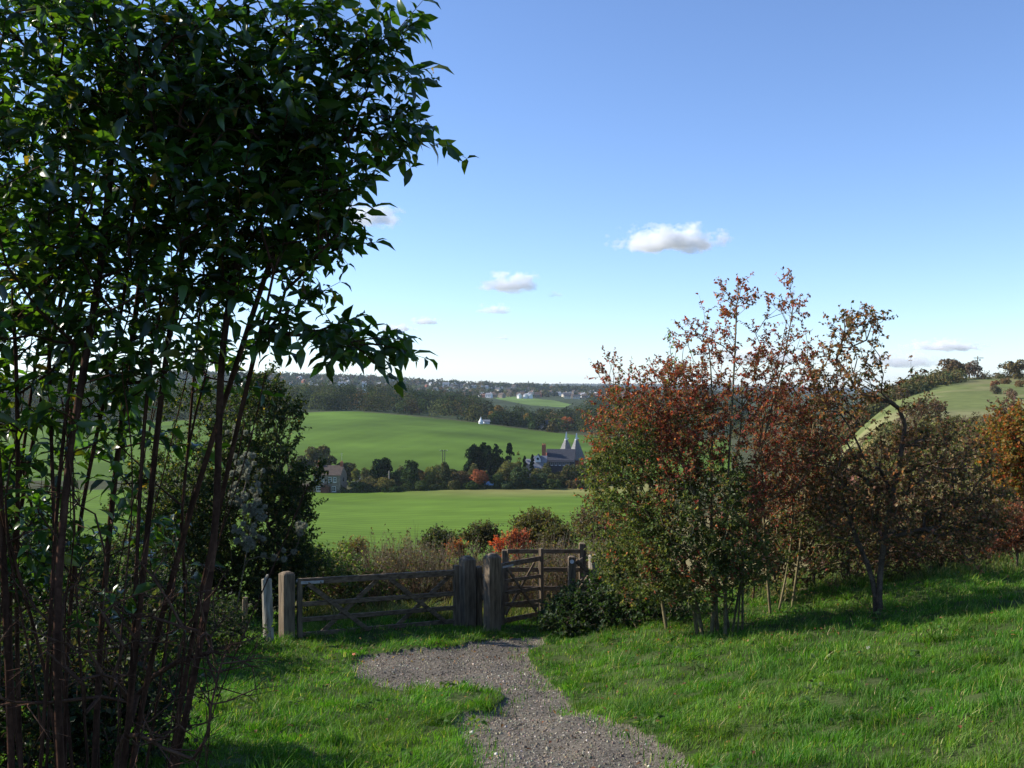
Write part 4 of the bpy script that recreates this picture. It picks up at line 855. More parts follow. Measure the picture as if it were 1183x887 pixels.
hedge('tall tangled hedgerow of brown and green bushes filling in between the valley trees', [(418,299),(452,299),(500,300),(560,298),(620,298),(700,301)], 4.6, 3.0, [(.1,.115,.04),(.07,.09,.03),(.14,.11,.045),(.13,.14,.045)], 30000, q=.5)
hedge('low green hedge bank along the far edge of the near field', [(338,287),(400,283),(460,284),(520,286),(580,288),(640,290),(700,292)], 1.5, 1.1, [(.05,.07,.025),(.07,.09,.03),(.04,.05,.02)], 14000)
hedge('short dark hedge running right from the foot of the power poles', [(512,345),(524,343),(541,344)], .9, .7, [(.05,.06,.02),(.07,.07,.03)], 1500)
hedge('broken hedge line running down from the power poles towards the trees', [(512,345),(497,338),(484,334)], .8, .6, [(.07,.07,.03),(.1,.09,.04)], 900)
hedge('clipped bright hedge behind the drive of the brick house', [(403,300),(424,300)], 1.1, .6, [(.14,.16,.04),(.1,.13,.03)], 900)

# ------------------------------------------------------------------ buildings
def gable(mb, x0, x1, y0, y1, z0, z1, zr, axis='x', ov=.25, th=.12):
    """roof shell (two sloping slabs) over a box"""
    if axis == 'x':
        ym = (y0+y1)/2
        for (ya) in (y0-ov, y1+ov):
            s = (zr-z1)/(ym-y0); ze = z1-s*ov
            mb.hexa([[x0-ov,ya,ze],[x1+ov,ya,ze],[x1+ov,ym,zr],[x0-ov,ym,zr],[x0-ov,ya,ze+th],[x1+ov,ya,ze+th],[x1+ov,ym,zr+th],[x0-ov,ym,zr+th]])
    else:
        xm = (x0+x1)/2
        for xa in (x0-ov, x1+ov):
            s = (zr-z1)/(xm-x0); ze = z1-s*ov
            mb.hexa([[xa,y0-ov,ze],[xm,y0-ov,zr],[xm,y1+ov,zr],[xa,y1+ov,ze],[xa,y0-ov,ze+th],[xm,y0-ov,zr+th],[xm,y1+ov,zr+th],[xa,y1+ov,ze+th]])
    return mb
def walls(mb, x0, x1, y0, y1, z0, z1, zr, axis='x'):
    mb.box(x0, x1, y0, y1, z0, z1)
    if axis == 'x':
        ym = (y0+y1)/2; mb.hexa([[x0,y0,z1+.002],[x1,y0,z1+.002],[x1,y1,z1+.002],[x0,y1,z1+.002],[x0,ym-.01,zr],[x1,ym-.01,zr],[x1,ym+.01,zr],[x0,ym+.01,zr]])
    else:
        xm = (x0+x1)/2; mb.hexa([[x0,y0,z1+.002],[x1,y0,z1+.002],[x1,y1,z1+.002],[x0,y1,z1+.002],[xm-.01,y0,zr],[xm+.01,y0,zr],[xm+.01,y1,zr],[xm-.01,y1,zr]])
    return mb
def window(root, x0, x1, y, z0, z1, mull=True):
    """frame standing proud of the wall at y, pane inside it"""
    f = MB(); t = .09
    f.box(x0, x1, y-.05, y, z0, z0+t); f.box(x0, x1, y-.05, y, z1-t, z1); f.box(x0, x0+t, y-.05, y, z0+t, z1-t); f.box(x1-t, x1, y-.05, y, z0+t, z1-t)
    if mull: xm = (x0+x1)/2; f.box(xm-.03, xm+.03, y-.045, y, z0+t, z1-t); zm = (z0+z1)/2; f.box(x0+t, xm-.03, y-.04, y, zm-.03, zm+.03); f.box(xm+.03, x1-t, y-.04, y, zm-.03, zm+.03)
    w = f.build('window', M['white'], root); MB().box(x0+t, x1-t, y-.02, y-.005, z0+t, z1-t).build('pane', M['glass'], w)
    MB().box(x0-.08, x1+.08, y-.12, y-.001, z0-.1, z0-.003).build('sill', M['white'], w)
def brick_house():
    g = G(381.5, 286); r = empty('house', (g[0], g[1], float(H(g[0], g[1]-3))-.1), math.radians(-8)); tag(r, 'two-storey pale grey brick house with brown tiled roof at the field edge', 'house')
    X0, X1, Y0, Y1 = -3.9, 3.9, -3, 3.2; walls(MB(), X0, X1, Y0, Y1, -1.0, 5.1, 7.5).build('wall', M['stone'], r)
    rf = gable(MB(), X0, X1, Y0, Y1, 0, 5.15, 7.55).build('roof', M['tile'], r)
    for x in (-3.3, 3.4):
        c = MB().box(x-.35, x+.35, -.35, .55, 6.6, 8.6).build('chimney', M['brick'], rf)
        for dx in (-.15, .15): MB().cyl([x+dx, .1, 8.6], [x+dx, .1, 9.0], .11, .09, 8).build('chimney_pot', M['brick'], c)
    for x in (-2.75, -1.25, .95, 2.35): window(r, x-.42, x+.42, Y0, 3.1, 4.5)
    window(r, -3.0, -1.7, Y0, .5, 1.9); window(r, 1.5, 2.6, Y0, .4, 1.9)
    p_ = walls(MB(), -1.35, .95, -4.4, -3.005, -.9, 1.9, 2.5, 'y').build('porch', M['door'], r); gable(MB(), -1.35, .95, -4.4, -3.2, 0, 1.93, 2.55, 'y', .12, .08).build('porch_roof', M['tile'], p_)
    MB().box(-.6, .2, -4.46, -4.402, -.6, 1.5).build('door', M['door'], p_)
    MB().box(X1+.001, X1+.06, -.5, .4, 3.1, 4.2).build('side_window', M['glass'], r)
    mb = MB(); mb.cyl([3.4,.1,8.6],[3.4,.1,11.2],.03,.03,6); mb.box(3.0,3.8,.07,.13,10.9,10.96); mb.box(3.15,3.65,.07,.13,10.5,10.56); mb.build('aerial', M['metal'], r)
brick_house()
def outbuilding(label, px, d, w, dp, h, hr, wm, rm, rz=0, name='outbuilding', axis='x'):
    g = G(px, d); r = empty(name, (g[0], g[1], g[2]-.2), rz); tag(r, label, 'building')
    walls(MB(), -w/2, w/2, -dp/2, dp/2, -1, h, h+hr, axis).build('wall', M[wm], r); gable(MB(), -w/2, w/2, -dp/2, dp/2, 0, h+.02, h+hr+.02, axis).build('roof', M[rm], r)
    MB().box(-w*.3, w*.05, -dp/2-.04, -dp/2-.002, .1, min(h*.85, 2.1)).build('door', M['door'], r); return r
outbuilding('low dark red shed left of the brick house', 358, 286, 6.5, 3, 1.6, .8, 'door', 'tile', math.radians(-8), 'shed')
outbuilding('low outbuilding with a pale roof behind the right side of the brick house', 420, 306, 4.5, 3, 2.2, .6, 'cream', 'white', math.radians(10))
# fence of the garden
def oast():
    g = G(641, 322); r = empty('oast_house', (g[0], g[1], g[2]), math.radians(-6)); tag(r, 'oast house with twin white-capped square kilns, dark slate roof and brick chimney', 'house')
    gz_ = g[2]
    def zz(py, d=322): return Z(py, d)-gz_
    s = 322/F
    def xx(px): return (px-641)*s
    # main range, its slope to the eye
    walls(MB(), xx(632), xx(664), -3, 6, -2, zz(531), zz(520)).build('wall', M['slate'], r)
    gable(MB(), xx(632), xx(664), -3, 6, 0, zz(532), zz(519.3)).build('main_roof', M['slate'], r)
    for k in range(5): window(r, xx(637+k*4.6), xx(639.6+k*4.6), -3, zz(536.5), zz(532.5), False)
    ch = MB().box(xx(626.3), xx(630.6), -1.2, .2, zz(530), zz(513.5)).build('chimney', M['brick'], r)
    for x in (xx(627.3), xx(629.6)): MB().cyl([x, -.5, zz(513.5)], [x, -.5, zz(512)], .17, .14, 8).build('chimney_pot', M['brick'], ch)
    # low front range with grey slates, white gable dormer with its round window
    walls(MB(), xx(619), xx(632), -7.5, -3.02, -2, zz(538), zz(526), 'x').build('front_wall', M['cream'], r)
    gable(MB(), xx(619), xx(632.4), -7.5, -2.9, 0, zz(537.5), zz(525.5), 'x', .3).build('front_roof', M['lslate'], r)
    MB().hexa([[xx(631.5),-7.9,zz(538)],[xx(632.6),-7.9,zz(538)],[xx(632.6),-3.2,zz(523)],[xx(631.5),-3.2,zz(523)],[xx(631.5),-7.9,zz(537)],[xx(632.6),-7.9,zz(537)],[xx(632.6),-3.2,zz(522)],[xx(631.5),-3.2,zz(522)]]).build('verge', M['brick'], r)
    dm = walls(MB(), xx(620.4), xx(626.4), -7.4, -4, zz(532), zz(527.6), zz(523.4), 'y').build('dormer', M['white'], r)
    gable(MB(), xx(620.4), xx(626.4), -7.3, -4, 0, zz(527.7), zz(523.2), 'y', .15, .1).build('dormer_roof', M['slate'], dm)
    MB().cyl([xx(623.4), -7.41, zz(528)], [xx(623.4), -7.47, zz(528)], .42, .42, 16).build('round_window', M['glass'], dm)
    gable(walls(MB(), xx(609), xx(618), -5, 0, -2, zz(536), zz(530)), xx(609), xx(618), -5, 0, 0, zz(536), zz(530)).build('side_wing', M['lslate'], r)
    # kilns
    for k, (px, dy) in enumerate(((652, 9), (664.5, 6))):
        sk = (322+dy)/F; cx = (px-641)*s*(322+dy)/322; hw = 2.0
        kb = MB().box(cx-hw, cx+hw, dy-hw, dy+hw, -2, Z(529, 322+dy)-gz_).build('kiln', M['brick'], r)
        z0 = Z(529 if k == 0 else 531, 322+dy)-gz_; z1 = Z(508, 322+dy)-gz_; m = MB(); a = .42; h2 = hw+.15
        # square pyramid turned on its corner, silver tiles
        rot = math.radians(38 if k == 0 else 33); cs, sn = math.cos(rot), math.sin(rot); v = []
        for (hh, z) in ((h2*1.08, z0), (a, z1)):
            for (i, j) in ((-1,-1),(1,-1),(1,1),(-1,1)): v.append([cx+hh*(i*cs-j*sn), dy+hh*(i*sn+j*cs), z])
        m.hexa(v).build('kiln_roof', M['shingle'], kb)
        c = MB(); c.cyl([cx, dy, z1-.05], [cx, dy, z1+.35], .5, .48, 12); cw = c.build('cowl_base', M['white'], kb)
        c = MB(); tz = Z(498.8 if k == 0 else 500, 322+dy)-gz_
        c.hexa([[cx-.38,dy-.38,z1+.35],[cx+.38,dy-.38,z1+.35],[cx+.38,dy+.38,z1+.35],[cx-.38,dy+.38,z1+.35],[cx-.02,dy-.12,tz],[cx+.22,dy-.12,tz],[cx+.22,dy+.12,tz],[cx-.02,dy+.12,tz]])
        c.build('cowl', M['white'], kb); MB().box(cx+.3, cx+.9, dy-.06, dy+.06, z1+.4, z1+.62).build('wind_vane', M['white'], kb)
oast()
def power_poles():
    g = G(512.5, 345); r = empty('power_pole', tuple(g)); tag(r, 'twin-legged wooden power pole standing in the large green field', 'pole')
    for x in (-.42, .42): MB().cyl([x, 0, -.5], [x*.95, 0, 7.6], .15, .11, 8).build('leg', M['tbark'], r)
    MB().box(-1.3, 1.3, -.09, .09, 7.25, 7.42).build('crossarm', M['tbark'], r); MB().box(-.4, .4, -.05, .05, 4.4, 4.52).build('brace', M['tbark'], r)
    for x in (-1.2, 0, 1.2): MB().cyl([x, 0, 7.42], [x, 0, 7.75], .09, .06, 8).build('insulator', M['metal'], r)
power_poles()
def pole(label, px, top, d, arm=True):
    g = G(px, d); r = empty('utility_pole', tuple(g)); tag(r, label, 'pole'); h = Z(top, d)-g[2]
    MB().cyl([0, 0, -.5], [0, 0, h], .24, .19, 8).build('shaft', M['oldwood'], r)
    if arm: MB().box(-1.5, 2.2, -.12, .12, h-.9, h-.66).build('crossarm', M['oldwood'], r); MB().box(.6, 1.0, -.2, .2, h-1.9, h-1.2).build('transformer', M['metal'], r)
pole('pale utility pole with a crossarm on the brow of the right-hand hill', 1129.5, 411, 372)
pole('thin pole in front of the dark trees right of the brick house', 449.5, 544, 292, False)
# blue tarpaulin shelter
g = G(565, 288); r = empty('tarpaulin_shelter', tuple(g)); tag(r, 'pale blue tarpaulin shelter in the hedgerow below the red-orange tree', 'shelter')
gable(MB(), -1.3, 1.3, -1, 1, 0, 1.2, 2.1, 'x', .1, .05).build('cover', M['blue'], r)
for x in (-1.2, 1.2):
    for y in (-.9, .9): MB().cyl([x, y, 0], [x, y, 1.28], .03, .03, 6).build('pole', M['metal'], r)

# far white kiln and neighbours at the wood's edge
def far_house(label, px, d, w, dp, h, hr, wm, rm, rz=0, z=0, cat='house', name='house', axis='x'):
    g = G(px, d); r = empty(name, (g[0], g[1], g[2]+z), rz); tag(r, label, cat)
    walls(MB(), -w/2, w/2, -dp/2, dp/2, -2, h, h+hr, axis).build('wall', M[wm], r); gable(MB(), -w/2, w/2, -dp/2, dp/2, 0, h+.02, h+hr+.02, axis, .4, .25).build('roof', M[rm], r)
    for x in (-w*.3, w*.3): MB().box(x-.5, x+.5, -dp/2-.05, -dp/2-.002, 1, min(h-.4, 2.4)).build('window', M['glass'], r)
    return r
g = G(555.5, 588); r = empty('oast_kiln', tuple(g)); tag(r, 'white kiln with a pointed roof at the far edge of the large field', 'building')
kb = MB().cyl([0,0,-2],[0,0,1.2],1.4,1.4,16).build('wall', M['white'], r); MB().cyl([0,0,1.2],[0,0,3.3],1.5,.35,16).build('roof', M['white'], r); MB().cyl([0,0,3.3],[.1,0,4.3],.35,.1,10).build('cowl', M['white'], r)
far_house('low white building just right of the distant white kiln', 562, 600, 3.4, 3, 1.2, .9, 'white', 'lslate', .2)
far_house('grey-roofed white house among trees at the wood edge behind the kilns', 630, 605, 6, 5, 3.2, 2.4, 'lslate', 'slate', .5)
far_house('second white gabled house right behind the grey-roofed one', 633.5, 612, 3.6, 6, 3.4, 1.8, 'white', 'slate', 0, 0, axis='y')

# ------------------------------------------------------------------ woods
FT = [
 ('golden-brown rounded tree in the wood behind the far white kiln', 577,468,490,22,640,[(.17,.1,.03),(.13,.09,.03)],'round'),
 ('small golden tree in the wood above the grey-roofed house', 608,477,488,8,640,[(.22,.14,.03),(.17,.12,.03)],'round'),
 ('large copper-orange tree at the wood edge above the kilns', 658,480,501,17,618,[(.27,.09,.03),(.21,.075,.03)],'round'),
 ('dark green rounded tree at the wood edge left of the grey-roofed house', 603,482,498,13,618,[(.035,.06,.02),(.03,.05,.02)],'round'),
 ('grey-green rounded tree right of the grey-roofed house', 642,485,502,13,600,[(.05,.065,.025),(.04,.055,.02)],'round'),
 ('olive rounded tree right of the copper-orange tree', 674,487,504,10,600,[(.09,.1,.035),(.07,.08,.03)],'round'),
 ('bright yellow tree in the far wood right of the copper-orange tree', 677,474,486,9,700,[(.3,.24,.03),(.22,.19,.03)],'round'),
 ('pale green tree in the far wood by the left edge of the red bush', 699,473,490,15,690,[(.07,.11,.04),(.06,.09,.035)],'round'),
 ('dark broad tree at the wood edge right of the far white kiln', 588,478,496,16,612,[(.025,.035,.015),(.035,.045,.018)],'round'),
 ('dark grey-green tree at the wood edge between two rounded trees', 620,482,499,12,606,[(.045,.055,.025),(.035,.045,.02)],'round'),
 ('spreading brown tree on the brow of the right-hand hill', 1100,412,441,27,362,[(.1,.065,.04),(.085,.06,.035),(.07,.055,.03)],'round'),
 ('sparser brown tree adjoining the spreading one on the brow', 1120,416,440,20,368,[(.12,.085,.06),(.1,.075,.05)],'round'),
 ('dark olive-brown tree at the right end of the brow', 1172,415,440,30,352,[(.1,.075,.03),(.08,.065,.03)],'round'),
 ('rusty round bush on the pale grass of the right-hand hill', 1149,435,443,6,300,[(.16,.08,.04)],'round'),
 ('brown bush on the pale grass by the right edge of the photograph', 1178,437,446,8,300,[(.15,.08,.04),(.1,.08,.03)],'round'),
 ('flat brown scrubby bush high on the right-hand hill', 1161,436,443,9,320,[(.12,.08,.04)],'round'),
 ('grey-brown bush in the middle of the right-hand hill', 1149,444,455,9,270,[(.1,.085,.05)],'round'),
 ('brown bush low on the right-hand hill near the right edge', 1168,449,460,12,250,[(.13,.09,.055)],'round'),
 ('dark brown bush at the foot of the green hillside', 1064,466,478,16,205,[(.1,.07,.045),(.08,.065,.04)],'round'),
 ('purple-brown bush at the foot of the green hillside by the crooked tree', 1082,464,476,14,205,[(.12,.065,.055),(.09,.06,.04)],'round')]
for (lab, px, top, base, w_, d, cc, sh) in FT:
    sm = 'bush' in lab[:40]; kk_ = 1.6 if px > 1000 else 1.25; far_tree(lab, px, top, base, w_*(1.35 if px > 1130 and sm else 1), d, [tuple(v*kk_ for v in c_) for c_ in cc], None, sh, 'bush' if sm else 'tree', 'bush' if sm else 'tree', 1500)
# wood-covered left shoulder of the brow
def mass(name, label, x, y, hs, ws, cols, w, nf, q, zoff=0):
    """a wood that reads as one mass: a crown of leaf clumps for every tree"""
    n = len(x); z = H(x, y); k = np.repeat(np.arange(n), nf); v = unit(R.normal(size=(n*nf, 3))); v[:, 2] = np.abs(v[:, 2])*1.0
    lob = 1+.34*np.sin(v[:, 0]*5+k*1.7)*np.sin(v[:, 1]*4+k*.9)*np.cos(v[:, 2]*4+k)
    P = v*lob[:, None]*R.uniform(.86, 1.06, (n*nf, 1))*np.stack([ws[k]/2, ws[k]/2, hs[k]*.95], -1); P += np.stack([x[k], y[k], z[k]+hs[k]*.02+zoff], -1)
    tc = palette(n, cols, w, .28); c = tc[k]*(1+R.normal(0, .2, (n*nf, 1))).clip(.5, 1.6)
    N_ = unit(v+R.normal(0, .45, v.shape)); D = unit(np.cross(N_, R.normal(size=v.shape))); s = q*np.repeat(R.uniform(.8, 1.2, n), nf)*R.uniform(.6, 1.3, n*nf)
    V, Fc, Cc = leaves(P-D*s[:, None]/2, D, N_, s, s*.95, c); return tag(mesh(name, V, Fc, M['farleaf'], Cc), label, 'wood', kind='stuff')
def region(n, p0, p1, d0, d1, cond=None):
    d = np.sqrt(R.uniform(d0**2, d1**2, n)); px = R.uniform(p0, p1, n); x = (px-CX)/F*d
    if cond is not None: k = cond(x, d, px); return x[k], d[k]
    return x, d
WC = [(.034,.052,.018),(.046,.065,.022),(.07,.082,.028),(.09,.085,.03),(.12,.08,.03),(.026,.04,.018)]
def belt(x, d, px):
    e = field_edge(x/d); gap = (np.abs(px-631) < 6) & (d < e+35); gap |= (np.abs(px-557) < 8) & (d < 612); return (d > e+7) & (d < np.interp(px, [-200, 420, 520, 555, 575, 665, 700, 800], [1060, 1000, 1000, 900, 770, 790, 1090, 1120])) & ~gap
x, y = region(1900, -150, 860, 560, 1130, belt); n = len(x); hs = R.uniform(7.5, 15, n)*np.interp(y, [600, 700], [.8, 1.0])*np.where(np.abs(x/y*F+CX-617) < 50, .82, 1)
mass('wood', 'dark mixed wood beyond the large green field', x, y, hs, hs*R.uniform(.9, 1.45, n), WC, (4,5,4,2,.8,3), 260, 1.15)
x, y = region(260, 480, 760, 1150, 1300, lambda x, d, p: (x/d < -.05) | (x/d > .075)); hs = R.uniform(7, 11, len(x)); mass('wood', 'tree line along the small distant field', x, y, hs, hs*1.1, WC, (5,5,4,2,1,3), 70, 2.2)
x, y = region(1500, 180, 900, 1400, 2350, lambda x, d, p: (R.uniform(size=len(x)) < .6) & ~((p > 555) & (p < 665) & (d < 1500))); hs = R.uniform(6, 11, len(x)); mass('wood', 'trees among the houses of the distant town', x, y, hs, hs*1.3, WC, (4,4,4,3,2,3), 45, 3.4)
x, y = region(420, 180, 760, 2150, 2330); hs = R.uniform(8, 13, len(x)); mass('wood', 'tree line on the skyline above the town', x, y, hs, hs*1.3, WC, (4,4,4,3,2,3), 50, 3.6)
x, y = region(1500, 560, 1000, 6800, 8100); hs = R.uniform(12, 22, len(x)); mass('wood', 'wooded blue ridge on the horizon', x, y, hs, hs*5, WC, (4,4,4,1,1,3), 30, 16)
x, y = region(420, 960, 1110, 285, 365, lambda x, d, p: (d > 300+(p-1040)*.55)); hs = R.uniform(2.5, 5.5, len(x)); mass('wood', 'scrubby wood along the left shoulder of the right-hand hill', x, y, hs, hs*1.2, [(.1,.105,.04),(.14,.115,.05),(.15,.1,.05),(.08,.085,.03)], (3,3,2,3), 80, .8)
x, y = region(70, 1128, 1300, 352, 372); hs = R.uniform(1.5, 3, len(x)); mass('wood', 'low scrub along the brow of the right-hand hill', x, y, hs, hs*1.6, [(.08,.07,.03),(.1,.08,.04)], (1,1), 60, .5)
x, y = region(260, 930, 1330, 55, 125, lambda x, d, p: (p > 930)); hs = R.uniform(.7, 1.6, len(x)); mass('scrub_wood', 'brown and olive scrub clumps in the dip at the right', x, y, hs, hs*1.5, [(.16,.12,.07),(.13,.13,.045),(.18,.1,.06),(.11,.12,.04),(.2,.18,.07)], (3,3,2,3,1.5), 200, .26)
x, y = region(420, 270, 330, 290, 330); hs = R.uniform(3, 7, len(x)); mass('wood', 'hedgerow trees glimpsed behind the left shrubs', x[:60], y[:60], hs[:60], hs[:60], WC, (5,5,4,2,1,3), 200, .6)

# ------------------------------------------------------------------ distant town: every house an object, copies share a few meshes
def town_mesh(w, dp, h, hr, wm, rm):
    V = []; Fq = []; MI = []
    def add(v, f, mi):
        b = len(V); V.extend(v); Fq.extend([[a+b for a in t] for t in f]); MI.extend([mi]*len(f))
    x, y = w/2, dp/2
    add([[-x,-y,-3],[x,-y,-3],[x,y,-3],[-x,y,-3],[-x,-y,h],[x,-y,h],[x,y,h],[-x,y,h],[-x,0,h+hr*.97],[x,0,h+hr*.97]], [[0,1,5,4],[1,2,6,5],[2,3,7,6],[3,0,4,7],[5,6,9,9],[7,4,8,8]], 0)
    o = .4; add([[-x-o,-y-o,h-.3],[x+o,-y-o,h-.3],[x+o,0,h+hr],[-x-o,0,h+hr],[-x-o,y+o,h-.3],[x+o,y+o,h-.3]], [[0,1,2,3],[3,2,5,4]], 1)
    cxx = w*.3; add([[cxx-.5,-.5,h],[cxx+.5,-.5,h],[cxx+.5,.5,h],[cxx-.5,.5,h],[cxx-.5,-.5,h+hr+1.2],[cxx+.5,-.5,h+hr+1.2],[cxx+.5,.5,h+hr+1.2],[cxx-.5,.5,h+hr+1.2]], [[0,1,5,4],[1,2,6,5],[2,3,7,6],[3,0,4,7],[4,5,6,7]], 0)
    for wx in (-.28, .05, .32):
        for wz in (1.0, h-1.9): add([[w*wx-.6,-y-.03,wz],[w*wx+.6,-y-.03,wz],[w*wx+.6,-y-.03,wz+1.2],[w*wx-.6,-y-.03,wz+1.2]], [[0,1,2,3]], 2)
    me = bpy.data.meshes.new('town_house'); fs = [([q[0], q[1], q[2]] if q[2] == q[3] else q) for q in Fq]
    me.from_pydata(V, [], fs); [me.materials.append(M[k]) for k in (wm, rm, 'glass')]; me.polygons.foreach_set('material_index', MI); me.update(); return me
M['pinkroof'] = solid('orange_brown_roof', (.16,.085,.06), (.22,.12,.085), .5, .9, 0)
KINDS = [('brown_roof', town_mesh(10, 8, 5.2, 3.6, 'stone', 'tile'), 'tiny distant town house with grey-brick walls and brown roof', 'brown-roofed houses of the distant town'),
         ('orange', town_mesh(12, 8, 5.0, 3.4, 'brick', 'pinkroof'), 'tiny distant town house with red brick walls and orange-brown roof', 'orange-roofed houses of the distant town'),
         ('white', town_mesh(11, 8, 5.4, 3.2, 'white', 'lslate'), 'tiny distant town house with white walls and grey roof', 'white-walled houses of the distant town'),
         ('grey', town_mesh(14, 9, 5.0, 4.0, 'cream', 'slate'), 'tiny distant town house with cream walls and dark slate roof', 'slate-roofed houses of the distant town')]
cnt = 0
for i in range(1000):
    if cnt >= 240: break
    rowd = R.choice([1430, 1480, 1540, 1600, 1680, 1760, 1850, 1950, 2050]); px = R.uniform(290, 740)
    if px > 560 and rowd > 1900 and R.uniform() < .5: continue
    d = rowd+R.normal(0, 8); g = G(px, d); k = KINDS[R.choice(4, p=[.45,.13,.12,.3])]
    o = link('town_house', k[1]); o.location = (g[0], g[1], g[2]+.5); o.rotation_euler.z = R.normal(-.6, .35); s = R.uniform(.55, .85); o.scale = (s, s, s); tag(o, k[2], 'house', k[3]); cnt += 1
for i, px in enumerate((600, 607, 612.5)):
    me = KINDS[2][1]; g = G(px, 1415); o = link('town_house', me); o.location = (g[0], g[1], g[2]+1.5); o.rotation_euler.z = -1.0; o.scale = (.5, .6, .6)
    tag(o, ['leftmost', 'middle', 'rightmost'][i]+' of the three bright white houses above the small distant field', 'house')
def bigblock(label, px, py, d, wpx, h, wm='white', rm='lslate'):
    x = (px-CX)/F*d; zb = Z(py, d); w = wpx/F*d; r = empty('long_building', (x, d, zb)); tag(r, label, 'building')
    MB().box(-w/2, w/2, -6, 6, -10, h).build('wall', M[wm], r); gable(MB(), -w/2, w/2, -6, 6, 0, h+.05, h+1.6, 'x', .4, .3).build('roof', M[rm], r)
    MB().box(-w*.45, w*.45, -6.06, -6.005, h*.35, h*.6).build('window_band', M['glass'], r)
bigblock('large white industrial building on the hillside near the red bush', 688, 458, 1720, 13, 5.5, 'white', 'white')
bigblock('small white block left of the large industrial building', 674, 456, 1800, 5, 4)
bigblock('long white terrace on the distant skyline, leftmost of three', 546, 448, 2000, 10, 4)
bigblock('long white terrace on the distant skyline, middle of three', 559.5, 448.5, 2000, 9, 4)
bigblock('long white terrace on the distant skyline, rightmost of three', 574, 449.5, 2000, 13, 3.4)
bigblock('white flat building on the skyline above the left of the large field', 515, 445, 1950, 7, 4)
bigblock('bright white building above the wood at the middle left', 421, 446.5, 1300, 4, 5)
bigblock('long pale building above the wood at the far left', 396, 444.5, 1400, 9, 3)

# ------------------------------------------------------------------ clouds, air, light, camera
def cloud(label, px, py, wpx, hpx, d, dens, seed, thin=False):
    c = W(px, py, d); sx = wpx/F*d/2; sz = hpx/F*d/2
    import bmesh
    bm = bmesh.new(); bmesh.ops.create_icosphere(bm, subdivisions=3, radius=1.0); me = bpy.data.meshes.new('cloud'); bm.to_mesh(me); bm.free()
    o = link('cloud', me); o.location = c; o.scale = (sx*1.25, sx*.7, sz*1.6)
    m, nt, out = newmat('cloud_vapour'); L = nt.links.new; tc = N(nt, 'ShaderNodeTexCoord')
    sep = N(nt, 'ShaderNodeSeparateXYZ'); L(tc.outputs['Object'], sep.inputs[0])
    def mth(op, a, b=None):
        n = N(nt, 'ShaderNodeMath', operation=op)
        for i, v in enumerate((a, b)):
            if v is None: continue
            if isinstance(v, (int, float)): n.inputs[i].default_value = v
            else: L(v, n.inputs[i])
        return n.outputs[0]
    mp = N(nt, 'ShaderNodeMapping'); mp.inputs['Scale'].default_value = (1.5*sx/sz/1.9, 1.6, 1.35); mp.inputs['Location'].default_value = (seed*3.1, seed*1.7, seed); L(tc.outputs['Object'], mp.inputs[0])
    nz = N(nt, 'ShaderNodeTexNoise'); nz.inputs['Scale'].default_value = 1.3; nz.inputs['Detail'].default_value = 7; nz.inputs['Roughness'].default_value = .58; L(mp.outputs[0], nz.inputs[0])
    # egg shape with a flatter base
    zl = mth('ADD', sep.outputs[2], .18); zq = mth('MULTIPLY', zl, zl); zneg = mth('LESS_THAN', zl, 0); zs = mth('MULTIPLY', zq, mth('ADD', 1.6, mth('MULTIPLY', zneg, 9.0)))
    xy = mth('ADD', mth('MULTIPLY', sep.outputs[0], sep.outputs[0]), mth('MULTIPLY', sep.outputs[1], sep.outputs[1]))
    rad = mth('POWER', mth('ADD', mth('MULTIPLY', xy, 1.05), zs), .5)
    v = mth('SUBTRACT', mth('ADD', 1.0-(.12 if thin else 0), mth('MULTIPLY', mth('SUBTRACT', nz.outputs[0], .5), 4.2)), mth('MULTIPLY', rad, 1.35))
    v = mth('MINIMUM', mth('MAXIMUM', mth('MULTIPLY', v, 2.2), 0), 1); v = mth('MULTIPLY', v, dens)
    p_ = N(nt, 'ShaderNodeVolumePrincipled'); p_.inputs['Color'].default_value = (1, 1, 1, 1); p_.inputs['Anisotropy'].default_value = .0
    L(v, p_.inputs['Density']); L(p_.outputs[0], out.inputs['Volume']); me.materials.append(m)
    tag(o, label, 'cloud'); return o
D0 = 5200
cloud('largest white cloud, flat based, above the red bush', 772, 278, 125, 38, D0, .022, 21)
cloud('white puffy cloud in the middle of the sky', 587, 327, 68, 30, D0, .024, 7)
cloud('small white cloud just below the puffy one', 572, 358, 40, 14, D0, .022, 11)
cloud('soft white cloud half hidden by the tip of the left shrub', 420, 249, 84, 34, D0, .02, 5)
cloud('low thin cloud streak above the town, left', 456, 379, 46, 11, D0, .035, 2)
cloud('low thin cloud streak above the town, right of the other', 491, 371, 36, 12, D0, .035, 9)
cloud('tiny wisp of cloud right of the puffy cloud', 642, 340, 20, 9, D0, .014, 13, True)
cloud('tiny wisp low over the town', 580, 390, 18, 8, D0, .03, 15)
cloud('long low cloud over the brow of the right-hand hill', 1092, 399, 88, 18, D0, .024, 4)
cloud('broad faint cloud behind the top of the crooked tree', 1045, 416, 110, 26, D0, .012, 6)
cloud('faint wide cloud low behind the red bush', 880, 410, 130, 28, D0, .01, 8)

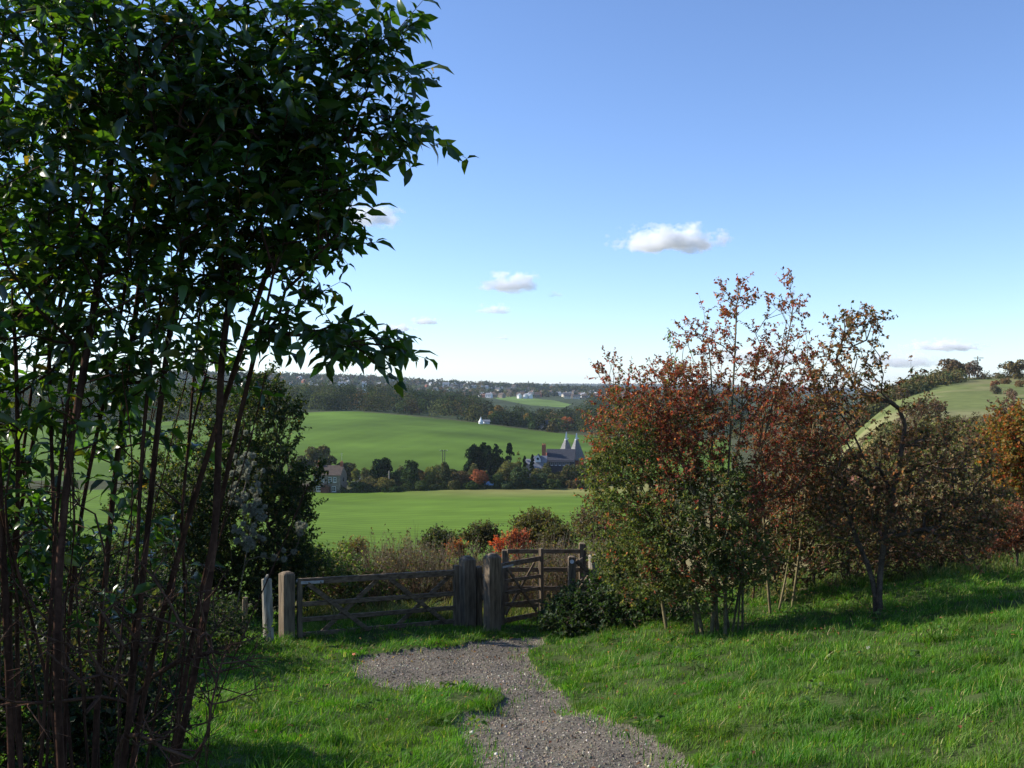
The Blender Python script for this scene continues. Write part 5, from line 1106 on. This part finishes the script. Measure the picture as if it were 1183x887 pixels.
mh, nt, out = newmat('air'); p_ = N(nt, 'ShaderNodeVolumePrincipled'); p_.inputs['Color'].default_value = (.72, .84, 1, 1); p_.inputs['Density'].default_value = 6e-5; p_.inputs['Anisotropy'].default_value = .2
nt.links.new(p_.outputs[0], out.inputs['Volume']); mh.cycles.homogeneous_volume = True
tag(MB().box(-9400, 9400, -9400, 9450, float(PV[:, 2].min())-1, max(float(PV[:, 2].max()), 40)+25).build('haze', mh), 'thin blue haze over the valley', kind='stuff')

w = bpy.data.worlds.new('World'); scene.world = w; w.use_nodes = True; nt = w.node_tree; nt.nodes.clear()
sky = nt.nodes.new('ShaderNodeTexSky'); sky.sky_type = 'NISHITA'; sky.sun_disc = False; sky.sun_elevation = EL; sky.sun_rotation = -AZ
sky.altitude = 300; sky.air_density = .85; sky.dust_density = .12; sky.ozone_density = 2.6
bg = nt.nodes.new('ShaderNodeBackground'); bg.inputs[1].default_value = .128; wo = nt.nodes.new('ShaderNodeOutputWorld')
tn = nt.nodes.new('ShaderNodeVectorMath'); tn.operation = 'MULTIPLY'; tn.inputs[1].default_value = (.91, .975, 1.14)
nt.links.new(sky.outputs[0], tn.inputs[0]); nt.links.new(tn.outputs[0], bg.inputs[0]); nt.links.new(bg.outputs[0], wo.inputs[0])
sl = bpy.data.lights.new('sun', 'SUN'); sl.energy = 5.0; sl.angle = math.radians(.53); sl.color = (1, .93, .82); so = bpy.data.objects.new('sun', sl); col.objects.link(so)
from mathutils import Vector
so.rotation_euler = Vector(SUN).to_track_quat('Z', 'Y').to_euler()
cam = bpy.data.cameras.new('camera'); cam.sensor_width = 36; cam.lens = 36*F/1183; cam.clip_end = 30000; cam.clip_start = .05
co = bpy.data.objects.new('camera', cam); col.objects.link(co); co.location = (0, 0, 0); co.rotation_euler = (math.radians(90), 0, 0); scene.camera = co
vs = scene.view_settings; vs.view_transform = 'Standard'; vs.look = 'None'; vs.exposure = .6; vs.gamma = 1
cy = scene.cycles; cy.max_bounces = 12; cy.diffuse_bounces = 3; cy.glossy_bounces = 2; cy.transmission_bounces = 4; cy.volume_bounces = 10; cy.transparent_max_bounces = 6
cy.volume_step_rate = .6; cy.volume_max_steps = 96; cy.use_denoising = True; cy.sample_clamp_indirect = 6; cy.use_adaptive_sampling = False
